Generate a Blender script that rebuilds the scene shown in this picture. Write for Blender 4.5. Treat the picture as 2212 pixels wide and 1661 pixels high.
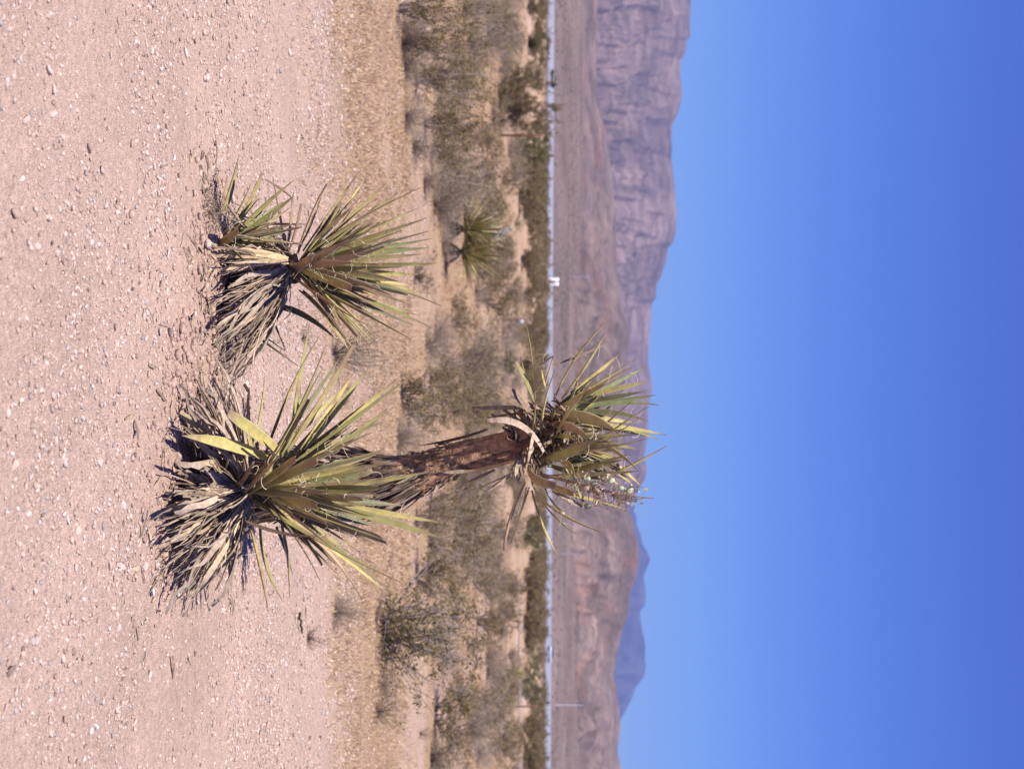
import bpy, math, random
import numpy as np
from mathutils import Vector, Matrix
rnd = random.Random(11); rs = np.random.RandomState(11)
for o in list(bpy.data.objects): bpy.data.objects.remove(o)
S = bpy.context.scene; COL = S.collection

# ------------------------------------------------------------------ camera
# the photograph was taken with the camera turned on its side: picture right = up
PW, F, HOR, CAMH = 2212.0, 3038.0, 1190.0, 1.5
PIT = -math.atan((HOR-PW/2)/F); ROLL = 0.0048
fw = np.array([0, math.cos(PIT), math.sin(PIT)]); up_ = np.array([0, -math.sin(PIT), math.cos(PIT)]); rt_ = np.array([1.0, 0, 0])
VV = up_*math.cos(ROLL)-rt_*math.sin(ROLL); UU = rt_*math.cos(ROLL)+up_*math.sin(ROLL)
CP = np.array([0, 0, CAMH])
cd = bpy.data.cameras.new('camera'); cam = bpy.data.objects.new('camera', cd); COL.objects.link(cam); S.camera = cam
M = Matrix.Identity(4)
for i, a in enumerate((VV, -UU, -fw)):
    for j in range(3): M[j][i] = a[j]
for j in range(3): M[j][3] = CP[j]
cam.matrix_world = M
cd.sensor_width = 36; cd.lens = F/PW*36; cd.clip_start = 0.1; cd.clip_end = 60000
cd.dof.use_dof = True; cd.dof.focus_distance = 5.7; cd.dof.aperture_fstop = 3.7
S.render.resolution_x = 1024; S.render.resolution_y = 768

# ------------------------------------------------------------------ world, sun, exposure
SEL, SAZ = math.radians(71), math.radians(-150)
W = bpy.data.worlds.new('World'); S.world = W; W.use_nodes = True
nt = W.node_tree; nt.nodes.clear()
sky = nt.nodes.new('ShaderNodeTexSky'); sky.sky_type = 'NISHITA'; sky.sun_disc = False
sky.sun_elevation = SEL; sky.sun_rotation = SAZ; sky.altitude = 900; sky.air_density = 1.0; sky.dust_density = 0.3; sky.ozone_density = 5.0
bg = nt.nodes.new('ShaderNodeBackground'); bg.inputs[1].default_value = 0.085
wo = nt.nodes.new('ShaderNodeOutputWorld')
hs = nt.nodes.new('ShaderNodeHueSaturation'); hs.inputs['Saturation'].default_value = 1.35; hs.inputs['Value'].default_value = 1.1
nt.links.new(sky.outputs[0], hs.inputs['Color']); mu = nt.nodes.new('ShaderNodeVectorMath'); mu.operation = 'MULTIPLY'; mu.inputs[1].default_value = (.67, .90, 1.12)
nt.links.new(hs.outputs[0], mu.inputs[0]); ad = nt.nodes.new('ShaderNodeVectorMath'); ad.operation = 'ADD'; ad.inputs[1].default_value = (.28, -.37, 0)
mx_ = nt.nodes.new('ShaderNodeVectorMath'); mx_.operation = 'MAXIMUM'
nt.links.new(mu.outputs[0], ad.inputs[0]); nt.links.new(ad.outputs[0], mx_.inputs[0]); nt.links.new(mx_.outputs[0], bg.inputs[0]); nt.links.new(bg.outputs[0], wo.inputs[0])
sd = bpy.data.lights.new('sun', 'SUN'); sd.energy = 4.9; sd.angle = math.radians(0.53); sd.color = (1.0, 0.95, 0.87)
sun = bpy.data.objects.new('sun', sd); COL.objects.link(sun)
sun.rotation_euler = Vector((-math.cos(SEL)*math.sin(SAZ), -math.cos(SEL)*math.cos(SAZ), -math.sin(SEL))).to_track_quat('-Z', 'Y').to_euler()
S.view_settings.view_transform = 'Standard'; S.view_settings.look = 'None'; S.view_settings.exposure = 0.52; S.view_settings.gamma = 1.0

# ------------------------------------------------------------------ helpers
def ray(v, y): return fw+((v-PW/2)*VV+(y-830.5)*UU)/F
def P(v, y, d): return CP+ray(v, y)*d               # photo point at a depth in metres
def h2(i, j, s):
    n = (i*374761393+j*668265263+s*1442695041) & 0xffffffff
    n = ((n ^ (n >> 13))*1274126177) & 0xffffffff
    return ((n ^ (n >> 16)) & 0xffff)/65535.0
def vn(x, y, s=0):
    x = np.asarray(x, float); y = np.asarray(y, float)
    i = np.floor(x).astype(np.int64); j = np.floor(y).astype(np.int64)
    a = x-i; b = y-j; a = a*a*a*(a*(a*6-15)+10); b = b*b*b*(b*(b*6-15)+10)
    return (h2(i, j, s)*(1-a)+h2(i+1, j, s)*a)*(1-b)+(h2(i, j+1, s)*(1-a)+h2(i+1, j+1, s)*a)*b
def fbm(x, y, o=4, s=0):
    r = 0; a = 0.5; k = 1.0
    for q in range(o): r = r+a*(vn(x*k, y*k, s+q*17)-0.5)*2; a *= 0.5; k *= 2.03
    return r
def ridged(x, y, o=4, s=0):
    r = 0; a = 0.5; k = 1.0
    for q in range(o): r = r+a*(1-np.abs(2*vn(x*k, y*k, s+q*13)-1)); a *= 0.5; k *= 2.07
    return r
def sstep(a, b, x): t = np.clip((x-a)/(b-a), 0, 1); return t*t*(3-2*t)
MOUNDS = []      # (x, y, radius, height)
def H(x, y):
    x = np.asarray(x, float); y = np.asarray(y, float)
    near = 1-sstep(9, 26, y)
    z = fbm(x*0.35, y*0.35, 3, 5)*0.05*sstep(2, 9, y)*(1-sstep(60, 200, y))
    z = z+fbm(x*1.6, y*1.6, 3, 9)*0.012*near
    z = z+np.clip(fbm(x*9, y*9, 3, 21), -.1, 1)*0.012*near
    m = 0
    for mx, my, r, hh in MOUNDS:
        g = np.exp(-(((x-mx)**2+(y-my)**2)/(r*r))**1.3); m = np.maximum(m, g); z = z+hh*g
    z = z+m*(fbm(x*8, y*8, 4, 33)*0.028+np.clip(fbm(x*22, y*22, 2, 41), -.2, 1)*.018)
    s1 = np.clip(y-338, 0, 30)*0.066 + np.clip(y-368, 0, 1000)*0.030
    return z+s1+fbm(x*0.01, y*0.01, 3, 3)*1.2*sstep(380, 700, y)
def G(v, y):                                           # photo point dropped onto the ground
    r = ray(v, y); t = -CAMH/r[2]
    for _ in range(6):
        p = CP+r*t; t = (float(H(p[0], p[1]))-CAMH)/r[2]
    return CP+r*t
def gz(x, y): return float(H(x, y))

class MB:
    def __init__(s): s.v = []; s.c = []; s.q = []; s.t = []; s.n = 0
    def add(s, v, q=None, t=None, c=(1, 1, 1)):
        v = np.asarray(v, float).reshape(-1, 3); s.v.append(v)
        c = np.asarray(c, float)
        if c.ndim == 1: c = np.tile(c, (len(v), 1))
        s.c.append(c)
        if q is not None and len(q): s.q.append(np.asarray(q, np.int64)+s.n)
        if t is not None and len(t): s.t.append(np.asarray(t, np.int64)+s.n)
        s.n += len(v)
    def mesh(s, name, mat, smooth=False):
        me = bpy.data.meshes.new(name)
        v = np.concatenate(s.v) if s.v else np.zeros((0, 3)); c = np.concatenate(s.c)
        q = np.concatenate(s.q) if s.q else np.zeros((0, 4), np.int64); t = np.concatenate(s.t) if s.t else np.zeros((0, 3), np.int64)
        me.vertices.add(len(v)); me.vertices.foreach_set('co', v.astype(np.float32).ravel())
        lp = np.concatenate([q.ravel(), t.ravel()]); me.loops.add(len(lp)); me.loops.foreach_set('vertex_index', lp.astype(np.int32))
        st = np.concatenate([np.arange(len(q))*4, len(q)*4+np.arange(len(t))*3]); me.polygons.add(len(st))
        me.polygons.foreach_set('loop_start', st.astype(np.int32))
        me.update(calc_edges=True); me.validate()
        at = me.color_attributes.new('Col', 'FLOAT_COLOR', 'POINT')
        at.data.foreach_set('color', np.concatenate([c, np.ones((len(c), 1))], 1).astype(np.float32).ravel())
        if smooth: me.polygons.foreach_set('use_smooth', [True]*len(me.polygons))
        me.materials.append(mat); return me
    def obj(s, name, mat, parent=None, smooth=False): return link(name, s.mesh(name, mat, smooth), parent)
def link(name, me, parent=None):
    o = bpy.data.objects.new(name, me); COL.objects.link(o)
    if parent: o.parent = parent; o.matrix_parent_inverse = Matrix.Translation(parent.location).inverted()
    return o
def tag(o, label=None, cat=None, group=None, kind=None):
    if label: o['label'] = label
    if cat: o['category'] = cat
    if group: o['group'] = group
    if kind: o['kind'] = kind
    return o
def empty(name, loc, label, cat, group=None):
    o = bpy.data.objects.new(name, None); o.empty_display_size = .1; COL.objects.link(o); o.location = Vector([float(k) for k in loc]); return tag(o, label, cat, group)

def mat(name, rough=0.8, spec=0.25, nscale=0, namt=0, bump=0, bscale=60, trans=0, col=None):
    m = bpy.data.materials.new(name); m.use_nodes = True; n = m.node_tree.nodes; L = m.node_tree.links
    b = n['Principled BSDF']; b.inputs['Roughness'].default_value = rough; b.inputs['Specular IOR Level'].default_value = spec
    if col is None:
        a = n.new('ShaderNodeVertexColor'); a.layer_name = 'Col'; out = a.outputs[0]
    else:
        a = n.new('ShaderNodeRGB'); a.outputs[0].default_value = (*col, 1); out = a.outputs[0]
    tc = n.new('ShaderNodeTexCoord')
    if namt:
        nz = n.new('ShaderNodeTexNoise'); nz.inputs['Scale'].default_value = nscale; nz.inputs['Detail'].default_value = 6
        L.new(tc.outputs['Object'], nz.inputs['Vector'])
        mr = n.new('ShaderNodeMapRange'); mr.inputs[1].default_value = .3; mr.inputs[2].default_value = .7; mr.inputs[3].default_value = 1-namt; mr.inputs[4].default_value = 1+namt
        L.new(nz.outputs[0], mr.inputs[0])
        vm = n.new('ShaderNodeVectorMath'); vm.operation = 'SCALE'; L.new(out, vm.inputs[0]); L.new(mr.outputs[0], vm.inputs['Scale']); out = vm.outputs[0]
    L.new(out, b.inputs['Base Color'])
    if bump:
        nb = n.new('ShaderNodeTexNoise'); nb.inputs['Scale'].default_value = bscale; nb.inputs['Detail'].default_value = 5; L.new(tc.outputs['Object'], nb.inputs['Vector'])
        bp = n.new('ShaderNodeBump'); bp.inputs['Strength'].default_value = bump; bp.inputs['Distance'].default_value = .01; L.new(nb.outputs[0], bp.inputs['Height']); L.new(bp.outputs[0], b.inputs['Normal'])
    if trans:
        tr = n.new('ShaderNodeBsdfTranslucent'); L.new(out, tr.inputs[0]); mx = n.new('ShaderNodeMixShader'); mx.inputs[0].default_value = trans
        L.new(b.outputs[0], mx.inputs[1]); L.new(tr.outputs[0], mx.inputs[2]); L.new(mx.outputs[0], n['Material Output'].inputs[0])
    return m
M_leaf = mat('yucca_leaf', .5, .25, 45, .16, trans=.2)
M_dry = mat('dry_leaf', .9, .08, 60, .3, .4, 180, trans=.15)
M_bark = mat('fibrous_bark', .95, .1, 50, .45, 1.0, 120)
M_fib = mat('leaf_fibre', .7, .2)
M_pod = mat('seed_pod', .5, .4, 60, .15)
M_stone = mat('stone', .85, .2, 70, .2, .4, 200)
M_twig = mat('twig', .9, .1, 20, .2)
M_fol = mat('shrub_leaf', .6, .3, trans=.25)
M_straw = mat('straw', .8, .2, trans=.25)
M_paint = mat('car_paint', .25, .6); M_glass = mat('car_glass', .05, .9, col=(.02, .025, .03)); M_tyre = mat('tyre_rubber', .9, .1, col=(.02, .02, .02))
M_metal = mat('painted_steel', .5, .4, 30, .2)

def ground_mat():
    m = bpy.data.materials.new('desert_soil'); m.use_nodes = True; n = m.node_tree.nodes; L = m.node_tree.links; b = n['Principled BSDF']
    b.inputs['Roughness'].default_value = .95; b.inputs['Specular IOR Level'].default_value = .1
    tc = n.new('ShaderNodeTexCoord'); vc = n.new('ShaderNodeVertexColor'); vc.layer_name = 'Col'
    out = vc.outputs[0]
    def mul(sc, lo, hi, det, a0=.3, a1=.7):
        nonlocal out
        z = n.new('ShaderNodeTexNoise'); z.inputs['Scale'].default_value = sc; z.inputs['Detail'].default_value = det; L.new(tc.outputs['Object'], z.inputs['Vector'])
        r = n.new('ShaderNodeMapRange'); r.inputs[1].default_value = a0; r.inputs[2].default_value = a1; r.inputs[3].default_value = lo; r.inputs[4].default_value = hi; L.new(z.outputs[0], r.inputs[0])
        k = n.new('ShaderNodeVectorMath'); k.operation = 'SCALE'; L.new(out, k.inputs[0]); L.new(r.outputs[0], k.inputs['Scale']); out = k.outputs[0]
    mul(1.3, .9, 1.08, 3); mul(38, .82, 1.16, 6); mul(260, .70, 1.25, 4)
    vo = n.new('ShaderNodeTexVoronoi'); vo.inputs['Scale'].default_value = 150; L.new(tc.outputs['Object'], vo.inputs['Vector'])
    cr = n.new('ShaderNodeValToRGB'); cr.color_ramp.elements[0].color = (1.2, 1.15, 1.15, 1); cr.color_ramp.elements[1].color = (.86, .86, .88, 1)
    L.new(vo.outputs['Color'], cr.inputs[0])
    k = n.new('ShaderNodeVectorMath'); k.operation = 'MULTIPLY'; L.new(out, k.inputs[0]); L.new(cr.outputs[0], k.inputs[1]); out = k.outputs[0]
    L.new(out, b.inputs['Base Color'])
    nb = n.new('ShaderNodeTexNoise'); nb.inputs['Scale'].default_value = 90; nb.inputs['Detail'].default_value = 8; nb.inputs['Roughness'].default_value = .7; L.new(tc.outputs['Object'], nb.inputs['Vector'])
    ad = n.new('ShaderNodeMath'); ad.operation = 'SUBTRACT'; L.new(nb.outputs[0], ad.inputs[0]); L.new(vo.outputs['Distance'], ad.inputs[1])
    bp = n.new('ShaderNodeBump'); bp.inputs['Strength'].default_value = .9; bp.inputs['Distance'].default_value = .010; L.new(ad.outputs[0], bp.inputs['Height']); L.new(bp.outputs[0], b.inputs['Normal'])
    return m

# ------------------------------------------------------------------ terrain
A_base = P(405, 1030, 5.75); B_base = P(446, 608, 6.26); B2_base = P(455, 535, 6.15); C_base = P(470, 1062, 6.45)
MOUNDS += [(A_base[0]-.03, A_base[1]-.15, .55, .05), (B_base[0]+.04, B_base[1]-.2, .42, .05), (B2_base[0], B2_base[1], .3, .03), (C_base[0], C_base[1], .4, .04), (A_base[0]-.42, A_base[1]-.1, .28, .03)]
PINK = np.array([.535, .383, .298]); STRAW = np.array([.40, .268, .158]); FAN = np.array([.178, .134, .116])
def straw_mask(x, y):
    n = fbm(x*.75, y*.5, 5, 77)*1.15
    e = 8.9+.9*fbm(x*.5, x*0+3.3, 3, 55)+.16*x
    return sstep(e-1.6, e+2.2, y)*sstep(-.42, .46, n+.30*sstep(9.5, 12.5, y)-.30*sstep(16, 40, y))
def ground():
    ys = [-40, -20, -8, -2, 1, 2.4]; y = 2.9
    while y < 17000:
        ys.append(y); y += (.0030*y if y < 9.5 else .009*y if y < 60 else .02*y)
    ys = np.array(ys); n = 470; tt = np.linspace(-1, 1, n)
    hw = 2.2+.44*np.abs(ys); hw = np.where(ys < 2.5, 14, hw)
    X = hw[:, None]*tt[None, :]; Y = np.repeat(ys[:, None], n, 1); Z = H(X, Y)
    v = np.stack([X, Y, Z], -1).reshape(-1, 3)
    a = np.arange(len(ys)-1)[:, None]*n+np.arange(n-1)[None, :]; a = a.ravel(); q = np.stack([a, a+1, a+n+1, a+n], 1)
    x, y = v[:, 0], v[:, 1]
    sm = np.maximum(straw_mask(x, y), sstep(8.6, 12.5, y)*np.clip(.68+1.3*fbm(x*.5, y*.25, 4, 19), .12, 1))[:, None]; c = PINK*(1-sm)+STRAW*sm
    far = sstep(200, 380, y)[:, None]; fc = FAN*(1+.25*fbm(x*.006, y*.012, 4, 8))[:, None]+np.array([.04, 0, -.02])*np.clip(fbm(x*.004, y*.01, 3, 88), 0, 1)[:, None]; fc = fc*(1+.35*(rs.rand(len(x))-.5)+.35*np.clip(fbm(x*.05, y*.015, 3, 28), -.5, .5))[:, None]
    c = c*(1-far)+fc*far
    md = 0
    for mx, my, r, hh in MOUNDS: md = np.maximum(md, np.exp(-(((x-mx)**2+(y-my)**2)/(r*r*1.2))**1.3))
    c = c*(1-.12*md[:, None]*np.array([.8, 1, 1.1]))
    mb = MB(); mb.add(v, q, c=c); o = mb.obj('ground', ground_mat(), smooth=True); tag(o, 'pinkish desert soil rising into a scrubby slope', 'ground', kind='structure')
ground()
def ribbon(name, y0, y1, col, label, dz, rough=.7):
    xs = np.linspace(-900, 900, 361) if y0 > 200 else np.linspace(11, 23, 121)
    ts = np.linspace(0, 1, 9); v = []
    for t in ts:
        yy = y0+(y1-y0)*t+(0 if y0 > 200 else 2.2*np.sin(xs*.31)+1.2*np.sin(xs*.83)); z = H(xs, xs*0+yy)+dz
        v.append(np.stack([xs, xs*0+yy, z], 1))
    v = np.concatenate(v); n = len(xs); a = (np.arange(8)[:, None]*n+np.arange(n-1)[None, :]).ravel()
    mb = MB(); mb.add(v, np.stack([a, a+1, a+n+1, a+n], 1), c=col); o = mb.obj(name, mat(name+'_surface', rough, .4, 3, .08)); tag(o, label, name, kind='structure')
ribbon('road', 344, 366, (.27, .27, .32), 'pale bluish grey highway along the foot of the hills', .06)
ribbon('path', 71.5, 74, (.40, .36, .36), 'pale track between the far bushes', .03, .9)

# ------------------------------------------------------------------ hills
def hill(name, sky_pts, base_pts, crest_d, label, cola, colb, gamp, seed, nu=420, ntt=110, gs=34, bz=None, bs=0.004):
    sv = np.array(sky_pts, float); bp = np.array(base_pts, float)
    y = np.linspace(sv[0, 0], sv[-1, 0], nu); cv = np.interp(y, sv[:, 0], sv[:, 1]); bd = np.interp(y, bp[:, 0], bp[:, 1])
    cdist = np.full(nu, float(crest_d)); t = np.concatenate([np.linspace(0, 1, ntt), np.linspace(1.02, 1.5, 14)])
    T, Yp = np.meshgrid(t, y); BD = bd[:, None]; CD = cdist[:, None]
    D = BD+(CD-BD)*T
    cz = CAMH+(cv[:, None]-(HOR-(y[:, None]-830.5)*ROLL))*CD/F
    X = (Yp-830.5)/F*D; Y = D
    Zb = H((Yp-830.5)/F*BD, BD+0*Yp)-4 if bz is None else np.full_like(D, bz)
    tt = np.clip(T, 0, 1); prof = np.where(T <= 1, .35*tt+.65*tt**1.7, 1-(T-1)*1.3)
    warp = fbm(Yp/90, T*2.2, 3, seed+3)*1.2
    g = .6*(ridged(Yp/gs+T*2.2+warp, T*2.6-Yp/(gs*3)+warp*.6, 5, seed)-.55)+.5*fbm(Yp/gs*1.3-T*2, T*4+warp, 4, seed+40)
    g2 = ridged(Yp/(gs*3.2)-T*1.1+warp*.7, T*1.5, 3, seed+9)-.5
    env = np.clip(T*(1.02-T)*4, 0, 1)**.8
    Z = Zb+(cz-Zb)*(prof+(g*.34+g2*(.34 if name == 'foothill' else .12))*env*gamp)
    v = np.stack([X, Y, Z], -1).reshape(-1, 3); n = len(t)
    a = (np.arange(nu-1)[:, None]*n+np.arange(n-1)[None, :]).ravel()
    k = np.clip(.5+1.1*fbm(Yp/60+warp*1.5-T*2, T*5, 5, seed+5)-.3*g, 0, 1)[..., None]
    c = np.array(cola)*(1-k)+np.array(colb)*k
    rd = np.clip(fbm(Yp/55, T*6+warp, 3, seed+31)-.12, 0, 1)[..., None]*2.2
    bandk = np.clip(fbm(Yp/120+T*3.5+warp*.5, T*9-Yp/300, 4, seed+61)*1.6, -.6, .6)[..., None]
    c = (c+rd*np.array([.03, .0, -.008])*(1.0 if name == 'foothill' else .2))*(1+(.30 if name == 'foothill' else .14)*bandk)*(1+.30*(rs.rand(*Yp.shape)-.5)[..., None])
    mb = MB(); mb.add(v, np.stack([a, a+n, a+n+1, a+1], 1), c=c.reshape(-1, 3))
    o = mb.obj(name, mat(name+'_rock', .95, .05, bs, .34), smooth=True); tag(o, label, 'hill', kind='structure')
brown_sky = [(-500, 1330), (-250, 1310), (-60, 1293), (0, 1291), (90, 1289), (197, 1288), (286, 1309), (357, 1318), (465, 1329), (560, 1332), (636, 1338), (683, 1350), (726, 1357), (808, 1351), (897, 1348), (1000, 1344), (1050, 1342), (1084, 1348), (1112, 1363), (1148, 1372), (1184, 1379), (1216, 1379), (1252, 1370), (1277, 1359), (1316, 1357), (1355, 1345), (1380, 1338), (1416, 1332), (1456, 1325), (1484, 1331), (1530, 1336), (1566, 1340), (1613, 1334), (1660, 1340), (1800, 1350), (2150, 1320)]
hill('foothill', brown_sky, [(-500, 900), (0, 850), (180, 1150), (447, 1150), (536, 800), (611, 600), (720, 520), (900, 500), (1200, 540), (1660, 560), (2150, 560)], 2300, 'brown scrub-dotted foothill behind the road', (.20, .143, .122), (.125, .094, .085), .34, 3, nu=520, bs=.035)
grey_sky = [(-600, 1440), (-300, 1470), (-80, 1495), (0, 1491), (64, 1488), (79, 1490), (89, 1481), (114, 1480), (132, 1470), (154, 1469), (197, 1472), (229, 1468), (250, 1461), (272, 1449), (340, 1450), (400, 1456), (447, 1460), (493, 1459), (522, 1454), (536, 1442), (561, 1438), (594, 1429), (611, 1418), (644, 1416), (654, 1407), (700, 1404), (740, 1400), (790, 1400), (815, 1404), (837, 1407), (862, 1404), (890, 1398), (933, 1399), (962, 1393), (990, 1390), (1012, 1397), (1037, 1390), (1076, 1366), (1110, 1340), (1150, 1300), (1200, 1250)]
hill('mountain', grey_sky, [(-600, 3300), (1200, 3300)], 5800, 'rugged purplish grey mountain with eroded gullies', (.215, .150, .135), (.122, .090, .088), .36, 8, nu=620, ntt=150, gs=30, bz=32, bs=.010)
blue_sky = [(960, 1320), (1040, 1355), (1088, 1370), (1138, 1377), (1166, 1386), (1205, 1402), (1220, 1397), (1234, 1391), (1280, 1392), (1305, 1391), (1316, 1381), (1338, 1383), (1370, 1388), (1406, 1393), (1456, 1391), (1484, 1373), (1520, 1356), (1549, 1341), (1600, 1315), (1700, 1270), (1850, 1230)]
hill('mountain', blue_sky, [(960, 13500), (1850, 13500)], 16000, 'hazy blue mountain far beyond the brown ridge', (.10, .085, .09), (.06, .055, .06), .8, 15, nu=260, ntt=60, gs=30, bz=40, bs=.004)

# air that fades the far hills to blue
def haze():
    mb = MB(); x0, x1, y0, y1, z0, z1 = -13500, 13500, -60, 20000, -30, 1350
    mb.add([(x, y, z) for x in (x0, x1) for y in (y0, y1) for z in (z0, z1)], [(0, 1, 3, 2), (4, 6, 7, 5), (0, 4, 5, 1), (2, 3, 7, 6), (0, 2, 6, 4), (1, 5, 7, 3)])
    m = bpy.data.materials.new('air'); m.use_nodes = True; n = m.node_tree.nodes; n.remove(n['Principled BSDF'])
    pv = n.new('ShaderNodeVolumePrincipled'); pv.inputs['Color'].default_value = (.34, .47, 1, 1); pv.inputs['Density'].default_value = 5.4e-5; pv.inputs['Anisotropy'].default_value = 0
    m.node_tree.links.new(pv.outputs[0], n['Material Output'].inputs['Volume'])
    o = mb.obj('haze', m); tag(o, 'thin bluish desert air', 'haze', kind='stuff')
haze()

# ------------------------------------------------------------------ blades
def nrm(a): return a/(np.linalg.norm(a)+1e-9)
def blade(mb, p0, c, p1, w, nh, col, tip=(.25, .16, .10), edge=(.66, .54, .38), fold=.35, thick=.0025, twist=0., blunt=False, nseg=11, base=None, wave=0):
    p0, c, p1 = [np.asarray(k, float) for k in (p0, c, p1)]
    t = np.linspace(0, 1, nseg+1)[:, None]
    pos = (1-t)**2*p0+2*t*(1-t)*c+t*t*p1; tan = 2*(1-t)*(c-p0)+2*t*(p1-c); tan /= np.linalg.norm(tan, axis=1)[:, None]+1e-9
    if wave: pos = pos+np.cumsum(rs.randn(nseg+1, 3)*wave, 0)*t
    side = np.cross(tan, np.asarray(nh, float)[None]); side /= np.linalg.norm(side, axis=1)[:, None]+1e-9
    nn = np.cross(side, tan); a = (twist*t)
    side, nn = side*np.cos(a)+nn*np.sin(a), nn*np.cos(a)-side*np.sin(a)
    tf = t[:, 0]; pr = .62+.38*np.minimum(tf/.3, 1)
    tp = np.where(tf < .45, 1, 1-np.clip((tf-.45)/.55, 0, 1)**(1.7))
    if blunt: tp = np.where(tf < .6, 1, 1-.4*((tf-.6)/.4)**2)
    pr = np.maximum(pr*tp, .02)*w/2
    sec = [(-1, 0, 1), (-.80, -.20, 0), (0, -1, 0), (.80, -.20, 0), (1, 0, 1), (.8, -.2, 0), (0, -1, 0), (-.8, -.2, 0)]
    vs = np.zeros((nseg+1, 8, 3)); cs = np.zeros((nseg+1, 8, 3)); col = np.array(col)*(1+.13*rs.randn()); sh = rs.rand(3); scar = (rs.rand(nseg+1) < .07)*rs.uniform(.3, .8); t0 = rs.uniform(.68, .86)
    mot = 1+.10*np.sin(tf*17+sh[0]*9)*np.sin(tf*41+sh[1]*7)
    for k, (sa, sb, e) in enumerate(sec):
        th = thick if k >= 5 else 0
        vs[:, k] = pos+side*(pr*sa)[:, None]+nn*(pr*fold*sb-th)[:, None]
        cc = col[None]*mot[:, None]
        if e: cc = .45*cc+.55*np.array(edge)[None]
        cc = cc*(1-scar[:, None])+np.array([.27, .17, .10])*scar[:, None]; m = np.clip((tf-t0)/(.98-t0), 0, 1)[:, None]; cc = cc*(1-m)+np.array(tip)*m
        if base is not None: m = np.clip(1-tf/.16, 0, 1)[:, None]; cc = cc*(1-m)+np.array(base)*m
        cs[:, k] = cc
    i = np.arange(nseg)[:, None]*8; k = np.arange(8)[None, :]; k2 = (k+1) % 8
    q = np.stack([(i+k).ravel(), (i+k2).ravel(), (i+8+k2).ravel(), (i+8+k).ravel()], 1)
    e = nseg*8; q = np.concatenate([q, [[e, e+1, e+2, e+7], [e+2, e+3, e+5, e+6], [e+3, e+4, e+5, e+5]]][:1]+[np.array([[e, e+1, e+2, e+7], [e+2, e+3, e+5, e+6]])]) if blunt else q
    mb.add(vs.reshape(-1, 3), q, c=np.clip(cs, .01, 1).reshape(-1, 3)); return pos, side, pr
def tube(mb, pts, r, col, k=4):
    pts = np.asarray(pts, float); n = len(pts); r = np.full(n, r) if np.isscalar(r) else np.asarray(r)
    tan = np.gradient(pts, axis=0); tan /= np.linalg.norm(tan, axis=1)[:, None]+1e-9
    ref = np.array([0.31, .22, .92]) if abs(tan[0][2]) < .8 else np.array([.9, .3, .1])
    s = np.cross(tan, ref); s /= np.linalg.norm(s, axis=1)[:, None]+1e-9; b = np.cross(tan, s)
    a = np.arange(k)*2*math.pi/k
    v = pts[:, None]+(s[:, None]*np.cos(a)[None, :, None]+b[:, None]*np.sin(a)[None, :, None])*r[:, None, None]
    i = np.arange(n-1)[:, None]*k; j = np.arange(k)[None]; j2 = (j+1) % k
    mb.add(v.reshape(-1, 3), np.stack([(i+j).ravel(), (i+j2).ravel(), (i+k+j2).ravel(), (i+k+j).ravel()], 1), c=col)
def curls(mb, pos, side, pr, n, tfrom=.1, tto=.85):
    for _ in range(n):
        i = rnd.uniform(tfrom, tto)*(len(pos)-1); i0 = int(i); sg = rnd.choice((-1, 1)); p = pos[i0]+(pos[min(i0+1, len(pos)-1)]-pos[i0])*(i-i0)+side[i0]*pr[i0]*sg
        L = rnd.uniform(.03, .10); out = nrm(side[i0]*sg+rs.randn(3)*.35); ax = nrm(rs.randn(3)); b = nrm(np.cross(out, ax)); R = L/rnd.uniform(1.2, 3.4)
        a = np.linspace(0, L/R, 8)
        tube(mb, p+out*np.sin(a)[:, None]*R+b*(1-np.cos(a))[:, None]*R, rnd.uniform(.0008, .0013), np.array([.78, .66, .48])*rnd.uniform(.7, 1.1), 3)

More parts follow.
